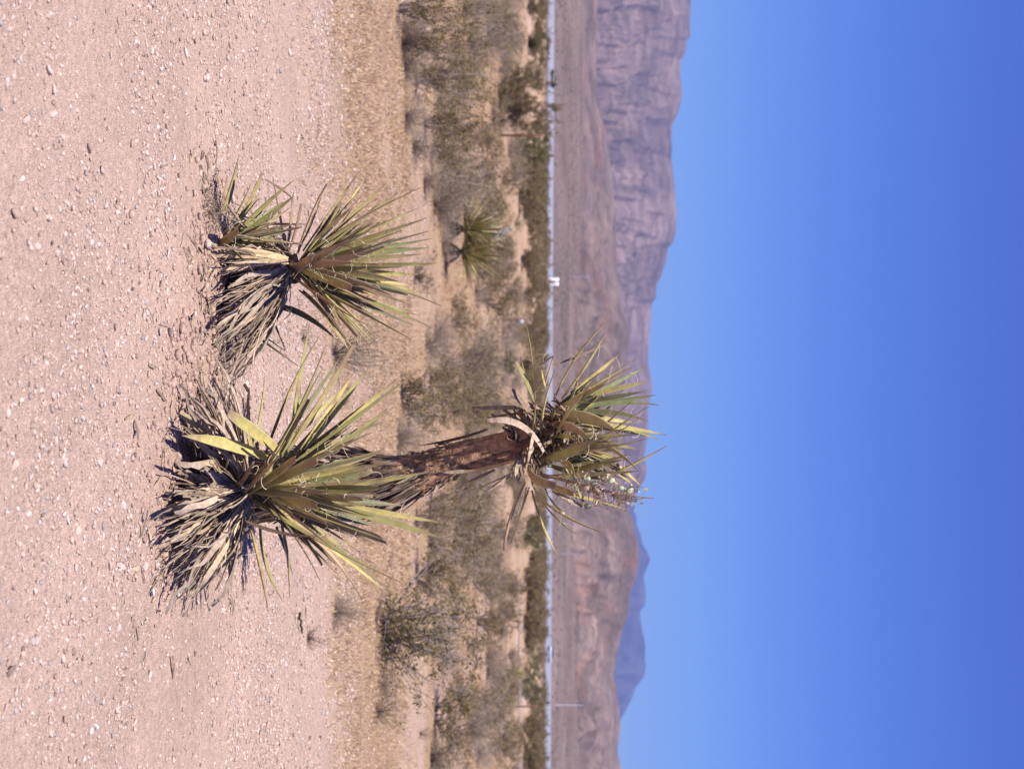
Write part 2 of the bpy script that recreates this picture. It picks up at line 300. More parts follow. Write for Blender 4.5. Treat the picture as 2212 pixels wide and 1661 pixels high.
GREEN = dict(g=(.37, .33, .12), y=(.53, .44, .155), o=(.42, .33, .145), b=(.38, .26, .16), k=(.20, .19, .095), G=(.32, .35, .16), t=(.62, .46, .27), d=(.33, .225, .155), w=(.47, .355, .26), r=(.48, .27, .12))
def rosette(conv, D0, heart, Lt, axis, leaves, nfill, name, parent, wscale=1.0, fibre=4, fillcol='ggoyok', fmin=.5, fsize=.034, fdir=None):
    """leaves: (bx, by, tx, ty, width_px, colour, depth(+away/-near/None), [mx, my], flags)"""
    mb = MB(); fb = MB(); sc = conv[2]; rk = random.Random(len(leaves)); axis = nrm(np.array(axis, float))
    for L in leaves:
        bx, by, tx, ty, w, ck = L[:6]; ds = L[6] if len(L) > 6 else None; mid = L[7] if len(L) > 7 else None; fl = L[8] if len(L) > 8 else ''
        il = math.hypot(tx-bx, ty-by)*sc/F*D0; ex = math.sqrt(max(0, Lt*Lt-il*il))*.55
        if ds is None: ds = rk.choice((-1, 1, 1))*ex
        b0 = heart[1]+(rk.uniform(-.02, .02) if 'f' not in fl else -.05)
        # base pulled towards the heart depth, tip away
        p0 = P(conv[0]+sc*bx, conv[1]+sc*by, D0+ds*.12); p1 = P(conv[0]+sc*tx, conv[1]+sc*ty, D0+ds)
        if mid: m = P(conv[0]+sc*mid[0], conv[1]+sc*mid[1], D0+ds*.55); c = 2*m-(p0+p1)/2
        else: c = (p0+p1)/2+np.array([0, 0, 1])*il*rk.uniform(.0, .07)+rs.randn(3)*.006
        nh = axis-np.dot(axis, nrm(p1-p0))*nrm(p1-p0)
        if np.linalg.norm(nh) < .25: nh = nh+np.array([rk.uniform(-1, 1), -.8, .3])
        w_ = w*sc/F*D0*wscale; dry = ck in 'tdwb'
        r = blade(mb, p0, c, p1, w_*1.08, nh, GREEN[ck], fold=rk.uniform(.3, .6), twist=rk.uniform(-.5, .5), blunt='s' in fl, base=(.26, .21, .11) if not dry else None, tip=(.27, .17, .11) if not dry else (.22, .15, .11))  # brown leaf bases, darkened with painted shade of the crown centre
        if fibre: curls(fb, *r, rk.randint(1, fibre))
    hp = P(conv[0]+sc*heart[0], conv[1]+sc*heart[1], D0)
    for _ in range(nfill):
        az = rk.uniform(0, 2*math.pi); el = math.radians(rk.uniform(8, 86))
        d = np.array([math.cos(az)*math.cos(el), math.sin(az)*math.cos(el), math.sin(el)])
        d = nrm(d+axis*.35)
        if d[1] < 0 and rk.random() < .8: d[1] = -d[1]
        L = Lt*rk.uniform(fmin, .92); p0 = hp+d*.03+rs.randn(3)*.012; p1 = hp+d*L
        c = (p0+p1)/2+np.array([0, 0, rk.uniform(-.01, .05)])*L*2
        r = blade(mb, p0, c, p1, fsize*rk.uniform(.5, 1.05), axis+rs.randn(3)*.1, GREEN[rk.choice(fillcol+'ob')], fold=rk.uniform(.3, .6), twist=rk.uniform(-.4, .4), base=(.22, .17, .09), blunt=rk.random() < .15)  # base colour also carries the shade inside the rosette heart
        if fibre: curls(fb, *r, rk.randint(0, 2))
    o = mb.obj(name, M_leaf, parent)
    if fb.n: tag(fb.obj('leaf_fibre', M_fib, o), kind='stuff')
    return o
def skirt(parent, hp, bp, n, spread, wts, rlo, rhi, col_bias=0, name='dead_leaf_skirt', zt=(.0, .10), thin=1.0):
    """drooping dead leaves from the heart down to the soil"""
    mb = MB(); k = 0
    cols = [(.50, .375, .285), (.54, .405, .28), (.43, .325, .25), (.35, .25, .18), (.47, .37, .285), (.21, .145, .105), (.58, .43, .28)]
    while k < n:
        az = rnd.uniform(0, 2*math.pi)
        if rnd.random() > wts(az): continue
        k += 1; d = np.array([math.sin(az), -math.cos(az), 0]); r = rnd.uniform(rlo, rhi)*spread(az)
        h0 = hp+d*rnd.uniform(.015, .06)+np.array([0, 0, rnd.uniform(-.09, .03)])
        e = bp+d*r; zz = gz(e[0], e[1])+rnd.uniform(*zt)
        if rnd.random() < .35: f = rnd.uniform(.45, .9); e = h0+(np.array([e[0], e[1], zz])-h0)*f
        else: e = np.array([e[0], e[1], zz])
        c = (h0+e)/2+d*rnd.uniform(.0, .09)+np.array([0, 0, rnd.uniform(.0, .10)])
        blade(mb, h0, c, e, rnd.choice((.004, .006, .009, .012, .016, .022, .028))*thin, d+np.array([0, 0, .6])+rs.randn(3)*.4, np.array(rnd.choice(cols))*rnd.uniform(.75, 1.15), tip=(.33, .26, .21), edge=(.38, .30, .22), fold=rnd.uniform(.1, .7), twist=rnd.uniform(-1.4, 1.4), blunt=rnd.random() < .4, wave=rnd.choice((.004, .010, .016)))
    return mb.obj(name, M_dry, parent)
def stump(parent, pts, r, name='trunk', col=(.16, .085, .05), seed=0, ns=26, rough=.25, scars=True):
    pts = np.asarray(pts, float); t = np.linspace(0, 1, 90); src = np.linspace(0, 1, len(pts))
    def sm(a): 
        a = np.interp(t, src, a); kk = np.ones(11)/11; return np.convolve(np.pad(a, 5, 'edge'), kk, 'valid')
    p = np.stack([sm(pts[:, i]) for i in range(3)], 1); rr = sm(np.asarray(r, float))
    tan = np.gradient(p, axis=0); tan /= np.linalg.norm(tan, axis=1)[:, None]; s = np.cross(tan, [0.1, 1, .05]); s /= np.linalg.norm(s, axis=1)[:, None]; b = np.cross(tan, s)
    a = np.linspace(0, 2*math.pi, ns, endpoint=False)
    A, T = np.meshgrid(a, t); ax, ay = np.cos(A)*2.2, np.sin(A)*2.2
    n1 = fbm(ax*2+T*3+seed, ay*2+T*45, 3, 5)+.45*fbm(ax*4+seed, ay*4+T*16, 3, 9)
    R = rr[:, None]*(1+rough*n1)
    v = p[:, None]+(s[:, None]*np.cos(A)[..., None]+b[:, None]*np.sin(A)[..., None])*R[..., None]
    i = np.arange(89)[:, None]*ns; j = np.arange(ns)[None]; j2 = (j+1) % ns
    k = np.clip(.5+n1*.9, 0, 1)[..., None]; c = np.array(col)*(.45+1.0*k)+np.array([.03, .02, .01])*k
    mb = MB(); mb.add(v.reshape(-1, 3), np.stack([(i+j).ravel(), (i+j2).ravel(), (i+ns+j2).ravel(), (i+ns+j).ravel()], 1), c=c.reshape(-1, 3))
    return mb.obj(name, M_bark, parent, smooth=True), p, rr, s, b

def dcol(*a): return a
# ---- wide low yucca in front
cvA = (297.0, 702.0, .3902)
A_leaves = [(700, 740, 1010, 62, 36, 'o', .2, (850, 360)), (760, 725, 1040, 120, 40, 'g', .1, (925, 410)), (815, 725, 1200, 110, 46, 'o', 0, (1010, 430), 's'), (640, 680, 705, 285, 24, 'g', .05), (850, 600, 955, -10, 40, 'g', .35, (905, 270)), (860, 560, 905, 290, 40, 'o', .3), (905, 690, 1200, 265, 40, 'y', .15), (930, 695, 1285, 235, 42, 'g', .2), (870, 760, 1540, 265, 40, 'g', .1, (1200, 520)), (900, 775, 1440, 295, 40, 'y', .18, (1170, 530)), (990, 745, 1385, 470, 52, 'g', .2, None, 's'), (900, 795, 1205, 635, 46, 'o', -.1, None, 's'), (1130, 620, 1375, 535, 26, 'k', .3), (890, 845, 1150, 755, 46, 'G', .3, None, 's'), (890, 905, 1300, 800, 62, 'G', .1, None, 's'), (870, 915, 1640, 808, 40, 'y', .1, (1300, 868)), (850, 925, 1370, 898, 52, 'g', -.12), (790, 935, 1240, 962, 56, 'o', -.2, None, 's'), (750, 940, 1000, 1000, 58, 'o', -.35, None, 's'), (980, 985, 1730, 1195, 46, 'g', -.02, (1350, 1075)), (1000, 975, 1680, 1092, 34, 'y', .12), (980, 995, 1640, 1080, 30, 'g', .25), (720, 965, 1380, 1195, 46, 'o', .05, (1080, 1095), 's'), (700, 985, 1300, 1200, 38, 'b', .15), (640, 965, 1465, 1425, 44, 'g', -.1, (1010, 1190)), (700, 1000, 1425, 1492, 36, 'o', .05, (1050, 1200)), (650, 995, 1245, 1518, 40, 't', 0, (985, 1180)), (630, 1130, 722, 1560, 50, 'o', -.2), (680, 1110, 803, 1520, 40, 'g', .1, (715, 1330)), (800, 1110, 843, 1510, 36, 'o', .2), (760, 1060, 970, 1240, 30, 'k', .2, None, 's'), (800, 1050, 1400, 1500, 26, 'y', .2), (770, 1120, 860, 1380, 30, 'k', .3), (545, 905, 645, 765, 46, 'b', -.3, None, 's'), (590, 925, 780, 742, 50, 'b', -.42, None, 's'), (625, 925, 880, 737, 56, 'o', -.42, None, 's'), (660, 912, 1000, 750, 60, 'o', -.36, None, 's'), (690, 900, 1060, 700, 50, 'g', -.15), (640, 720, 610, 560, 30, 'y', -.1), (800, 700, 1150, 330, 36, 'g', .35), (760, 690, 1120, 180, 34, 'k', .4), (840, 800, 1250, 560, 40, 'g', .4), (900, 950, 1480, 1000, 40, 'k', .4), (850, 1000, 1350, 1120, 40, 'k', .35), (780, 1000, 1180, 1260, 40, 'g', .4)]
YA = empty('yucca', (A_base[0], A_base[1], gz(A_base[0], A_base[1])), 'wide low yucca in front of the trunked one, broad skirt of dead leaves on soil', 'yucca', 'yuccas')
ha = (650, 900); hpA = P(cvA[0]+.3902*620, cvA[1]+.3902*900, 5.72)
rosette(cvA, 5.7, ha, .62, (.05, -.25, .95), A_leaves, 95, 'leaf_rosette', YA)
stump(YA, [A_base+np.array([0, 0, -.05]), (A_base+hpA)/2, hpA+np.array([0, .02, .05])], [.10, .085, .06], col=(.12, .07, .045))
skirt(YA, hpA+np.array([0, 0, -.02]), A_base+np.array([-.01, -.06, 0]), 560, lambda a: 1.0+.12*math.sin(a*2), lambda a: (.22 if 3.6 < a < 6.0 else .12 if 6.0 <= a or a < .05 else 1.0 if a < 1.9 else .45), .28, .52)
def lone(parent, conv, D, bx, by, tx, ty, w, ck, ds, mid, name, label, fl='', nh=(0, -.5, 1), tip=None):
    sc = conv[2]; p0 = P(conv[0]+sc*bx, conv[1]+sc*by, D+ds[0]); p1 = P(conv[0]+sc*tx, conv[1]+sc*ty, D+ds[1])
    c = (p0+p1)/2
    if mid: m = P(conv[0]+sc*mid[0], conv[1]+sc*mid[1], D+(ds[0]+ds[1])/2); c = 2*m-c
    mb = MB(); blade(mb, p0, c, p1, w*sc/F*D*1.1, nh, GREEN.get(ck, ck), fold=.3, blunt='s' in fl, tip=tip or GREEN['d'], twist=.2, nseg=14)
    o = mb.obj(name, M_leaf if ck in 'gyoG' else M_dry, parent); tag(o, label); return o
lone(YA, cvA, 5.7, 790, 705, 505, 490, 62, 'y', (-.10, -.42), (660, 600), 'bent_leaf', 'yellow green leaf folded down towards the viewer', 's')
lone(YA, cvA, 5.7, 722, 735, 245, 612, 58, 'y', (-.12, -.45), (480, 655), 'bent_leaf', 'long yellow leaf hanging over the dead skirt')
lone(YA, cvA, 5.7, 525, 975, 85, 1045, 55, 't', (-.15, -.42), (300, 985), 'dry_leaf', 'broad tan dead leaf resting on the soil')
lone(YA, cvA, 5.7, 600, 1085, 975, 1168, 30, 'd', (-.12, -.25), (800, 1150), 'dry_leaf', 'brown dried leaf beside the skirt')
lone(YA, cvA, 5.7, 600, 1060, 360, 1225, 30, 'd', (.02, -.02), (520, 1170), 'dry_leaf', 'dark brown dried leaf beyond the skirt')
lone(YA, cvA, 5.7, 540, 900, 30, 765, 44, 'd', (-.1, -.36), (250, 830), 'dry_leaf', 'dark dead leaf reaching the soil')
lone(YA, cvA, 5.7, 560, 800, 110, 110, 36, 'd', (-.1, -.1), (350, 480), 'dry_leaf', 'long brown dead leaf reaching towards the other yucca')
lone(YA, cvA, 5.7, 560, 790, 70, 390, 40, 't', (-.1, -.3), (330, 560), 'dry_leaf', 'tan dead leaf spread over the stones')

# ---- two headed yucca
cvB = (324.0, 324.0, .29295)
B_leaves = [(1090, 770, 1310, 255, 50, 'b', .05, (1195, 490), 's'), (1130, 745, 1535, 175, 26, 'g', .2, (1325, 465)), (1180, 725, 1605, 185, 28, 'y', .2), (1180, 705, 1460, 455, 62, 'o', -.1, None, 's'), (1270, 685, 1745, 245, 32, 'y', .15), (1190, 745, 1995, 280, 48, 'o', -.05, (1560, 510)), (1200, 755, 1840, 310, 42, 'g', .1), (1250, 745, 1980, 430, 34, 'g', .15), (1240, 755, 2040, 505, 40, 'o', 0), (1240, 795, 2060, 600, 44, 'G', 0), (1250, 805, 2080, 655, 40, 'G', .1), (1330, 795, 2070, 720, 42, 'G', .15), (1180, 825, 1730, 715, 58, 'b', -.22, (1450, 795)), (1060, 855, 1500, 830, 52, 'b', -.35), (1080, 865, 1200, 790, 70, 'b', -.35, None, 's'), (1280, 835, 2000, 770, 40, 'o', .05), (1280, 862, 2120, 835, 38, 'g', .05), (1190, 892, 1830, 968, 52, 'o', -.12, (1500, 908)), (1250, 882, 1940, 925, 38, 'y', .15, None, 's'), (1190, 922, 1490, 1018, 58, 'o', -.3, None, 's'), (1240, 922, 1790, 1078, 46, 'b', -.15, (1500, 965)), (1300, 922, 2085, 1062, 38, 'y', .2), (1280, 932, 2150, 1150, 46, 'g', 0, (1700, 985)), (1300, 980, 1980, 1135, 26, 'y', .2), (1230, 1000, 2060, 1300, 46, 'g', .05, (1600, 1105)), (1230, 1012, 1930, 1395, 48, 'g', -.1, (1500, 1155)), (1350, 1040, 1950, 1295, 38, 'k', .25), (1400, 1050, 1970, 1215, 34, 'g', .2), (1080, 950, 1580, 1280, 52, 'r', -.2, (1300, 1105)), (1100, 1030, 1605, 1600, 42, 'o', 0, (1330, 1255)), (1130, 1040, 1480, 1500, 46, 'y', .15, (1300, 1225)), (1350, 1080, 1570, 1490, 28, 'y', .2), (880, 1160, 1385, 1405, 50, 'k', .2, (1110, 1205)), (1000, 785, 1052, 350, 42, 'b', 0, None, 's'), (1052, 352, 845, 215, 40, 'b', .02), (1000, 745, 905, 190, 38, 'b', .12), (1030, 745, 1115, 400, 42, 'b', -.1, None, 's'), (1100, 720, 1270, 330, 40, 'o', .25), (1150, 800, 1620, 600, 46, 'b', -.15), (1200, 880, 1600, 870, 46, 'g', -.1), (1200, 800, 1900, 560, 40, 'g', .3), (1200, 900, 1950, 1010, 36, 'y', .3), (1150, 1000, 1700, 1250, 40, 'k', .3)]
YB = empty('yucca', (B_base[0], B_base[1], gz(B_base[0], B_base[1])), 'knee-high yucca with an upright leaf fan and cream dead leaves folded down', 'yucca', 'yuccas')
hpB = P(cvB[0]+.29295*1040, cvB[1]+.29295*870, 6.3)
rosette(cvB, 6.28, (1090, 870), .56, (0, -.1, 1), B_leaves, 85, 'leaf_rosette', YB, fillcol='ggyGo')
stump(YB, [B_base+np.array([.0, 0, -.05]), (B_base+hpB)/2, hpB+np.array([0, .02, .04])], [.09, .075, .06], col=(.12, .07, .045))
skirt(YB, hpB+np.array([0, 0, -.02]), B_base+np.array([.05, -.08, 0]), 320, lambda a: 1.0, lambda a: (1.0 if .2 < a < 2.0 else .25 if a >= 5.4 or a <= .2 else .3), .12, .42, zt=(0, .08), thin=.85)
for k, a in enumerate([(1020, 806, 358, 750, 50, 't', (-.17, -.32), (700, 748)), (1000, 800, 420, 795, 46, 't', (-.17, -.33), (700, 775)), (1020, 818, 388, 922, 42, 't', (-.18, -.34), (720, 845)), (960, 800, 170, 640, 26, 'd', (-.1, -.25), (500, 745))]):
    lone(YB, cvB, 6.3, *a, 'dry_leaf', ['cream dead leaf hanging straight down', 'second cream leaf hanging beside it', 'tapered cream dead leaf pointing at the soil', 'thin brown dead leaf lying on the soil'][k])
for a in [(600, 1240, 1100, 1595, 34, 'k'), (640, 1225, 995, 1480, 28, 'g'), (870, 1160, 1000, 1470, 30, 'k'), (490, 1290, 358, 1580, 46, 'k'), (1000, 1110, 828, 1345, 50, 'd'), (960, 1160, 833, 1490, 36, 'd'), (770, 545, 1150, 548, 20, 'b')]:
    lone(YB, cvB, 6.3, *a, (.1, .0), None, 'low_leaf', 'leaf spreading low beside the mound')
P_leaves = [(505, 480, 572, 185, 34, 'b', -.05), (535, 460, 662, 30, 50, 'o', 0, (600, 270)), (560, 450, 640, 100, 36, 'g', .1), (555, 610, 742, 258, 42, 'g', -.1), (680, 480, 792, 228, 34, 'k', .1), (640, 610, 1062, 228, 58, 'g', 0, (850, 410)), (600, 685, 1065, 340, 56, 'g', -.08), (640, 695, 942, 418, 46, 'g', .1, (830, 565)), (490, 705, 655, 590, 60, 'o', -.25, None, 's'), (620, 705, 1030, 430, 28, 'g', .1), (680, 665, 870, 560, 30, 'g', .1), (720, 695, 1060, 570, 40, 'k', .15), (600, 660, 900, 520, 40, 'k', .1), (580, 620, 800, 330, 36, 'g', .2)]
YP = empty('yucca', (B2_base[0], B2_base[1], gz(B2_base[0], B2_base[1])), 'smallest yucca, a low green rosette tucked against its knee-high neighbour', 'yucca', 'yuccas')
rosette(cvB, 6.1, (530, 660), .40, (-.35, -.1, .9), P_leaves, 26, 'leaf_rosette', YP, fibre=1, fillcol='kgoG', fsize=.026, fmin=.6)
hpP = P(cvB[0]+.29295*500, cvB[1]+.29295*670, 6.12); stump(YP, [B2_base+np.array([.03, 0, -.03]), (B2_base+hpP)/2, hpP], [.035, .04, .035], col=(.14, .10, .07))
skirt(YP, hpP, B2_base, 26, lambda a: 1, lambda a: .6, .06, .16, zt=(0, .05), thin=.6)

# ---- tall yucca with a trunk
cvC = (756.0, 675.0, .32957); DC = 6.4
YC = empty('yucca', (C_base[0], C_base[1], gz(C_base[0], C_base[1])), 'tallest yucca on a shaggy brown trunk with green pods in its crown', 'yucca', 'yuccas')
tp = [C_base+np.array([.02, 0, -.05]), P(640, 1042, DC), P(756, 1038, DC), P(845, 1040, DC), P(904, 1026, DC), P(950, 1000, DC), P(1005, 985, DC), P(1060, 973, DC), P(1125, 957, DC), P(1165, 942, DC), P(1205, 925, DC), P(1245, 905, DC)]
tr, tpp, trr, ts_, tb_ = stump(YC, tp, [.125, .125, .122, .11, .088, .074, .070, .069, .069, .066, .05, .03], col=(.30, .165, .10), ns=44, rough=.13)
def trunk_thatch():
    mb = MB()
    for k in range(900):
        f = rnd.random(); low = rnd.random() < .78
        i = int((.03+f*.36 if low else .36+f*.17)*88); a = rnd.uniform(0, 2*math.pi); n = ts_[i]*math.cos(a)+tb_[i]*math.sin(a); dn = -nrm(tpp[min(i+1, 89)]-tpp[i])
        L = rnd.uniform(.10, .28) if low else rnd.uniform(.02, .06); p0 = tpp[i]+n*trr[i]*1.0
        p1 = p0+dn*L+n*rnd.uniform(.005, .05 if low else .018)+rs.randn(3)*.006
        blade(mb, p0, (p0+p1)/2+n*.012, p1, rnd.uniform(.006, .02) if low else rnd.uniform(.004, .010), n+rs.randn(3)*.3, np.array(rnd.choice([(.12, .08, .06), (.19, .13, .095), (.28, .205, .15), (.08, .055, .04), (.40, .31, .24)] if low else [(.20, .12, .075), (.25, .155, .10), (.34, .23, .155)]))*rnd.uniform(.7, 1.2), fold=.4, twist=rnd.uniform(-1.2, 1.2), blunt=rnd.random() < .5, nseg=5, wave=.003, edge=(.25, .18, .13))
    # brown leaf bases just under the crown
    for k in range(330):
        i = rnd.randint(64, 88); a = rnd.uniform(0, 2*math.pi); n = ts_[i]*math.cos(a)+tb_[i]*math.sin(a); dn = -nrm(tpp[min(i+1, 89)]-tpp[i]); p0 = tpp[i]+n*trr[i]*.9
        L = rnd.uniform(.04, .13); p1 = p0+dn*L*rnd.uniform(-.1, .6)+n*L*.9
        blade(mb, p0, (p0+p1)/2+n*.02, p1, rnd.uniform(.008, .022), n-dn*.4, np.array(rnd.choice([(.22, .12, .07), (.32, .2, .12), (.40, .3, .2), (.15, .09, .06)])), fold=.4, twist=rnd.uniform(-1, 1), blunt=True, nseg=6, wave=.004)
    return mb.obj('dead_leaf_thatch', M_dry, YC)
trunk_thatch()
C_leaves = [(1220, 600, 1155, 70, 24, 'y', .05, (1197, 310)), (1210, 600, 1085, 322, 42, 'g', -.12, (1163, 465), 's'), (1185, 520, 1122, 290, 24, 'y', 0, None, 's'), (1275, 500, 1338, 285, 38, 'b', 0, None, 's'), (1338, 287, 1235, 350, 24, 'b', .02), (1285, 500, 1255, 378, 34, 'y', -.1, None, 's'), (1340, 570, 1697, 52, 38, 'y', .08, (1495, 285)), (1390, 570, 1675, 130, 36, 'g', -.02, (1555, 345)), (1335, 345, 1715, 185, 18, 'd', .1), (1450, 525, 1766, 270, 38, 'y', .12), (1440, 570, 1890, 300, 36, 'g', .08), (1470, 575, 1850, 360, 44, 'o', -.05), (1490, 585, 1945, 350, 34, 'G', .1), (1390, 615, 1678, 468, 48, 'o', -.2), (1490, 565, 1952, 455, 36, 'y', .12), (1470, 595, 1942, 515, 34, 'k', 0), (1470, 622, 2012, 540, 34, 'G', .05), (1390, 642, 2022, 605, 42, 'G', 0, (1720, 592)), (1460, 652, 1960, 712, 38, 'k', .05, (1720, 655)), (1300, 690, 1762, 790, 78, 'o', -.2, (1550, 690)), (1480, 662, 1890, 722, 30, 'y', .2), (1300, 745, 1580, 835, 56, 'b', -.28, (1440, 750)), (1550, 830, 1892, 1037, 42, 'o', -.15, (1740, 905)), (1500, 722, 2075, 802, 38, 'y', .1, (1800, 755)), (1500, 745, 2025, 832, 32, 'g', .15, (1790, 770)), (1320, 850, 1517, 500, 46, 'o', -.3), (1500, 885, 1842, 590, 26, 'b', -.1), (1430, 990, 1952, 620, 34, 'o', -.1, (1720, 780)), (1600, 900, 1932, 668, 24, 'b', 0), (1290, 905, 1662, 828, 40, 'b', -.2), (1250, 965, 1562, 880, 62, 'g', -.28), (1240, 1015, 1710, 878, 48, 'o', -.15, (1480, 920)), (1440, 935, 1942, 830, 24, 'b', 0), (1430, 1005, 1850, 930, 44, 'o', 0), (1450, 1042, 1782, 968, 50, 'g', -.15), (1640, 1085, 2072, 878, 50, 'y', 0, (1800, 1030)), (1680, 985, 1852, 1132, 34, 'y', .1), (1740, 985, 1916, 1142, 30, 'y', .15), (1250, 1080, 1892, 1040, 38, 'o', -.05, (1600, 1060)), (1320, 960, 1472, 1065, 36, 'g', -.2, (1425, 985), 's'), (1175, 1010, 1355, 1132, 62, 'b', -.3, (1215, 1092), 's'), (1195, 1105, 1660, 1442, 42, 'o', -.1, (1335, 1280)), (1280, 1140, 1650, 1430, 36, 'g', .02, (1400, 1310)), (1240, 1190, 1482, 1447, 42, 'g', -.05, (1340, 1330)), (1300, 1130, 1470, 1188, 46, 'o', -.25, None, 's'), (1195, 1165, 1372, 1610, 38, 'y', 0, (1262, 1385)), (1310, 1165, 1578, 1297, 34, 'w', .1), (1340, 1170, 1812, 1292, 24, 'y', .12), (1155, 1110, 1012, 1560, 44, 'b', -.02, (1062, 1330), 's'), (1160, 1145, 1056, 1512, 28, 'y', .06), (1180, 1145, 1088, 1400, 28, 'b', .12), (1190, 870, 1218, 595, 32, 'k', -.3), (1258, 875, 1345, 378, 46, 'g', -.28, (1270, 650)), (1350, 700, 1800, 650, 44, 'g', .1), (1350, 850, 1800, 800, 44, 'k', .1), (1350, 950, 1760, 1020, 40, 'k', .1), (1400, 800, 1900, 900, 36, 'g', .15), (1350, 620, 1600, 430, 40, 'k', .2), (1300, 1000, 1700, 1100, 40, 'g', .15), (1400, 900, 1800, 760, 34, 'o', -.05)]
rosette(cvC, DC, (1290, 830), .45, (0, -.1, 1), C_leaves, 100, 'leaf_rosette', YC, fibre=3, fillcol='ggkoyG', fmin=.45, fsize=.030)
for k, a in enumerate([(1272, 915, 890, 712, 38, 'w', (-.2, -.34), (1120, 740)), (1205, 785, 1168, 985, 42, 'w', (-.25, -.25), None), (1205, 665, 945, 512, 30, 'd', (-.05, -.1), None), (1185, 650, 1060, 508, 46, 'd', (-.08, -.2), None), (1200, 622, 798, 625, 26, 'w', (0, .0), None), (900, 765, 448, 872, 22, 'd', (.02, .04), (690, 830)), (1110, 660, 900, 690, 20, 'd', (.0, .05), None), (950, 1032, 738, 1127, 28, 'd', (.1, .12), None), (1095, 1040, 850, 1152, 28, 'd', (.05, .12), None), (1060, 1060, 885, 1182, 26, 'd', (.0, -.1), None), (1085, 968, 700, 1042, 22, 'r', (-.06, -.06), (900, 1018)), (770, 1040, 610, 1050, 24, 'w', (-.08, -.1), None), (1110, 1115, 1130, 960, 34, 'w', (-.15, -.1), (1090, 1040))]):
    lone(YC, cvC, DC, *a, 'dry_leaf', ['curled pale dead leaf arching over the trunk top', 'short grey tan dead leaf across the crown base', 'brown dead leaf stub pointing down', 'wide brown dead leaf stub', 'long grey dead leaf hanging down', 'dark thin dead leaf along the trunk', 'thin brown dead leaf under the crown', 'brown dead leaf hanging from the trunk', 'brown dead leaf hanging under the crown', 'brown dead leaf hanging under the crown', 'orange brown dead leaf along the trunk', 'pale curled strip on the trunk', 'grey tan dead leaf bent at the crown base'][k], 's' if k in (0, 1, 3, 4, 12) else '')
def fruits():
    mb = MB(); c = lambda x, y, d=0: P(cvC[0]+cvC[2]*x, cvC[1]+cvC[2]*y, DC+d)
    main = [c(1250, 1060, 0), c(1450, 1110, -.06), c(1600, 1150, -.1), c(1760, 1190, -.1), c(1870, 1205, -.1), c(1995, 1218, -.1)]
    mt = np.linspace(0, 1, 30); mp = np.stack([np.interp(mt, np.linspace(0, 1, 6), [m[i] for m in main]) for i in range(3)], 1)
    br = (.34, .22, .14)
    tube(mb, mp, np.linspace(.007, .0018, 30), br, 6)
    tips = []
    for k in range(60):
        i = rnd.randint(4, 22); d = nrm(np.array([rnd.uniform(-1, 1.2), rnd.uniform(-1.2, .8), rnd.uniform(-.1, 1.0)])); L = rnd.uniform(.04, .12)*(1.2-.8*i/30)
        p = mp[i]; q = p+d*L+np.array([0, 0, .01]); m = (p+q)/2+rs.randn(3)*.01
        tube(mb, [p, m, q], [.0022, .0017, .001], br, 3); tips.append(q)
        for _ in range(4):
            e = m+(q-m)*rnd.random(); f = e+rs.randn(3)*.014; tube(mb, [e, (e+f)/2+rs.randn(3)*.003, f], [.0012, .001, .0006], (.32, .22, .16), 3)
            u = rs.randn(3)*.0045; w = rs.randn(3)*.0045; mb.add([f-u, f-w, f+u, f+w], [(0, 1, 2, 3)], c=np.array(rnd.choice([(.66, .57, .46), (.56, .45, .34), (.42, .31, .22)])))
    for a in [(1660, 1230, 1815, 1310), (1600, 1260, 1740, 1310), (1560, 1150, 1565, 1250), (1450, 1150, 1490, 1240), (1870, 1130, 1900, 1080), (1800, 1190, 1870, 1240)]:
        p, q = c(a[0], a[1], -.08), c(a[2], a[3], -.05); i = np.argmin(np.linalg.norm(mp-p, axis=1)); tube(mb, [mp[i], p, (p+q)/2+rs.randn(3)*.005, q], [.002, .0018, .0015, .001], br, 3)
        for _ in range(8):
            e = p+(q-p)*rnd.random(); f = e+rs.randn(3)*.01; tube(mb, [e, f], [.0012, .0007], (.34, .24, .17), 3)
    o = mb.obj('fruit_stalk', M_twig, YC)
    pods = [(1405, 1035, .05, 0), (1460, 1086, -.08, 0), (1552, 1090, -.1, 0), (1597, 1122, -.13, 1), (1542, 1152, -.14, 2), (1712, 1102, -.1, 0), (1775, 1150, -.12, 0), (1558, 1268, -.1, 1), (1830, 1165, -.1, 0), (1615, 1165, -.12, 2)]
    th = np.linspace(0, math.pi, 9); ph = np.linspace(0, 2*math.pi, 12, endpoint=False)
    for x, y, d, ck in pods:
        p = c(x, y, d); pm = MB(); ax = nrm(np.array([rnd.uniform(-.5, .5), rnd.uniform(-.5, .2), -.9])); s = nrm(np.cross(ax, [0, 1, .2])); b = np.cross(ax, s); sz = rnd.uniform(.012, .0145)
        v = np.array([p+ax*(-math.cos(t)*sz*1.35)+(s*math.cos(f)+b*math.sin(f))*math.sin(t)**.85*sz*(1+.10*math.cos(3*f)) for t in th for f in ph])
        q = [(i*12+j, i*12+(j+1) % 12, (i+1)*12+(j+1) % 12, (i+1)*12+j) for i in range(8) for j in range(12)]
        cc = [(.42, .47, .30), (.20, .20, .15), (.36, .24, .17)][ck]; pm.add(v, q, c=cc)
        st = p-ax*sz*1.3; i = np.argmin(np.linalg.norm(mp-st, axis=1)); tube(pm, [st, (st+mp[i])/2+np.array([0, 0, .005]), mp[i]], [.002, .0016, .002], br, 4)
        pm.obj('seed_pod', M_pod, o, smooth=True)
fruits()

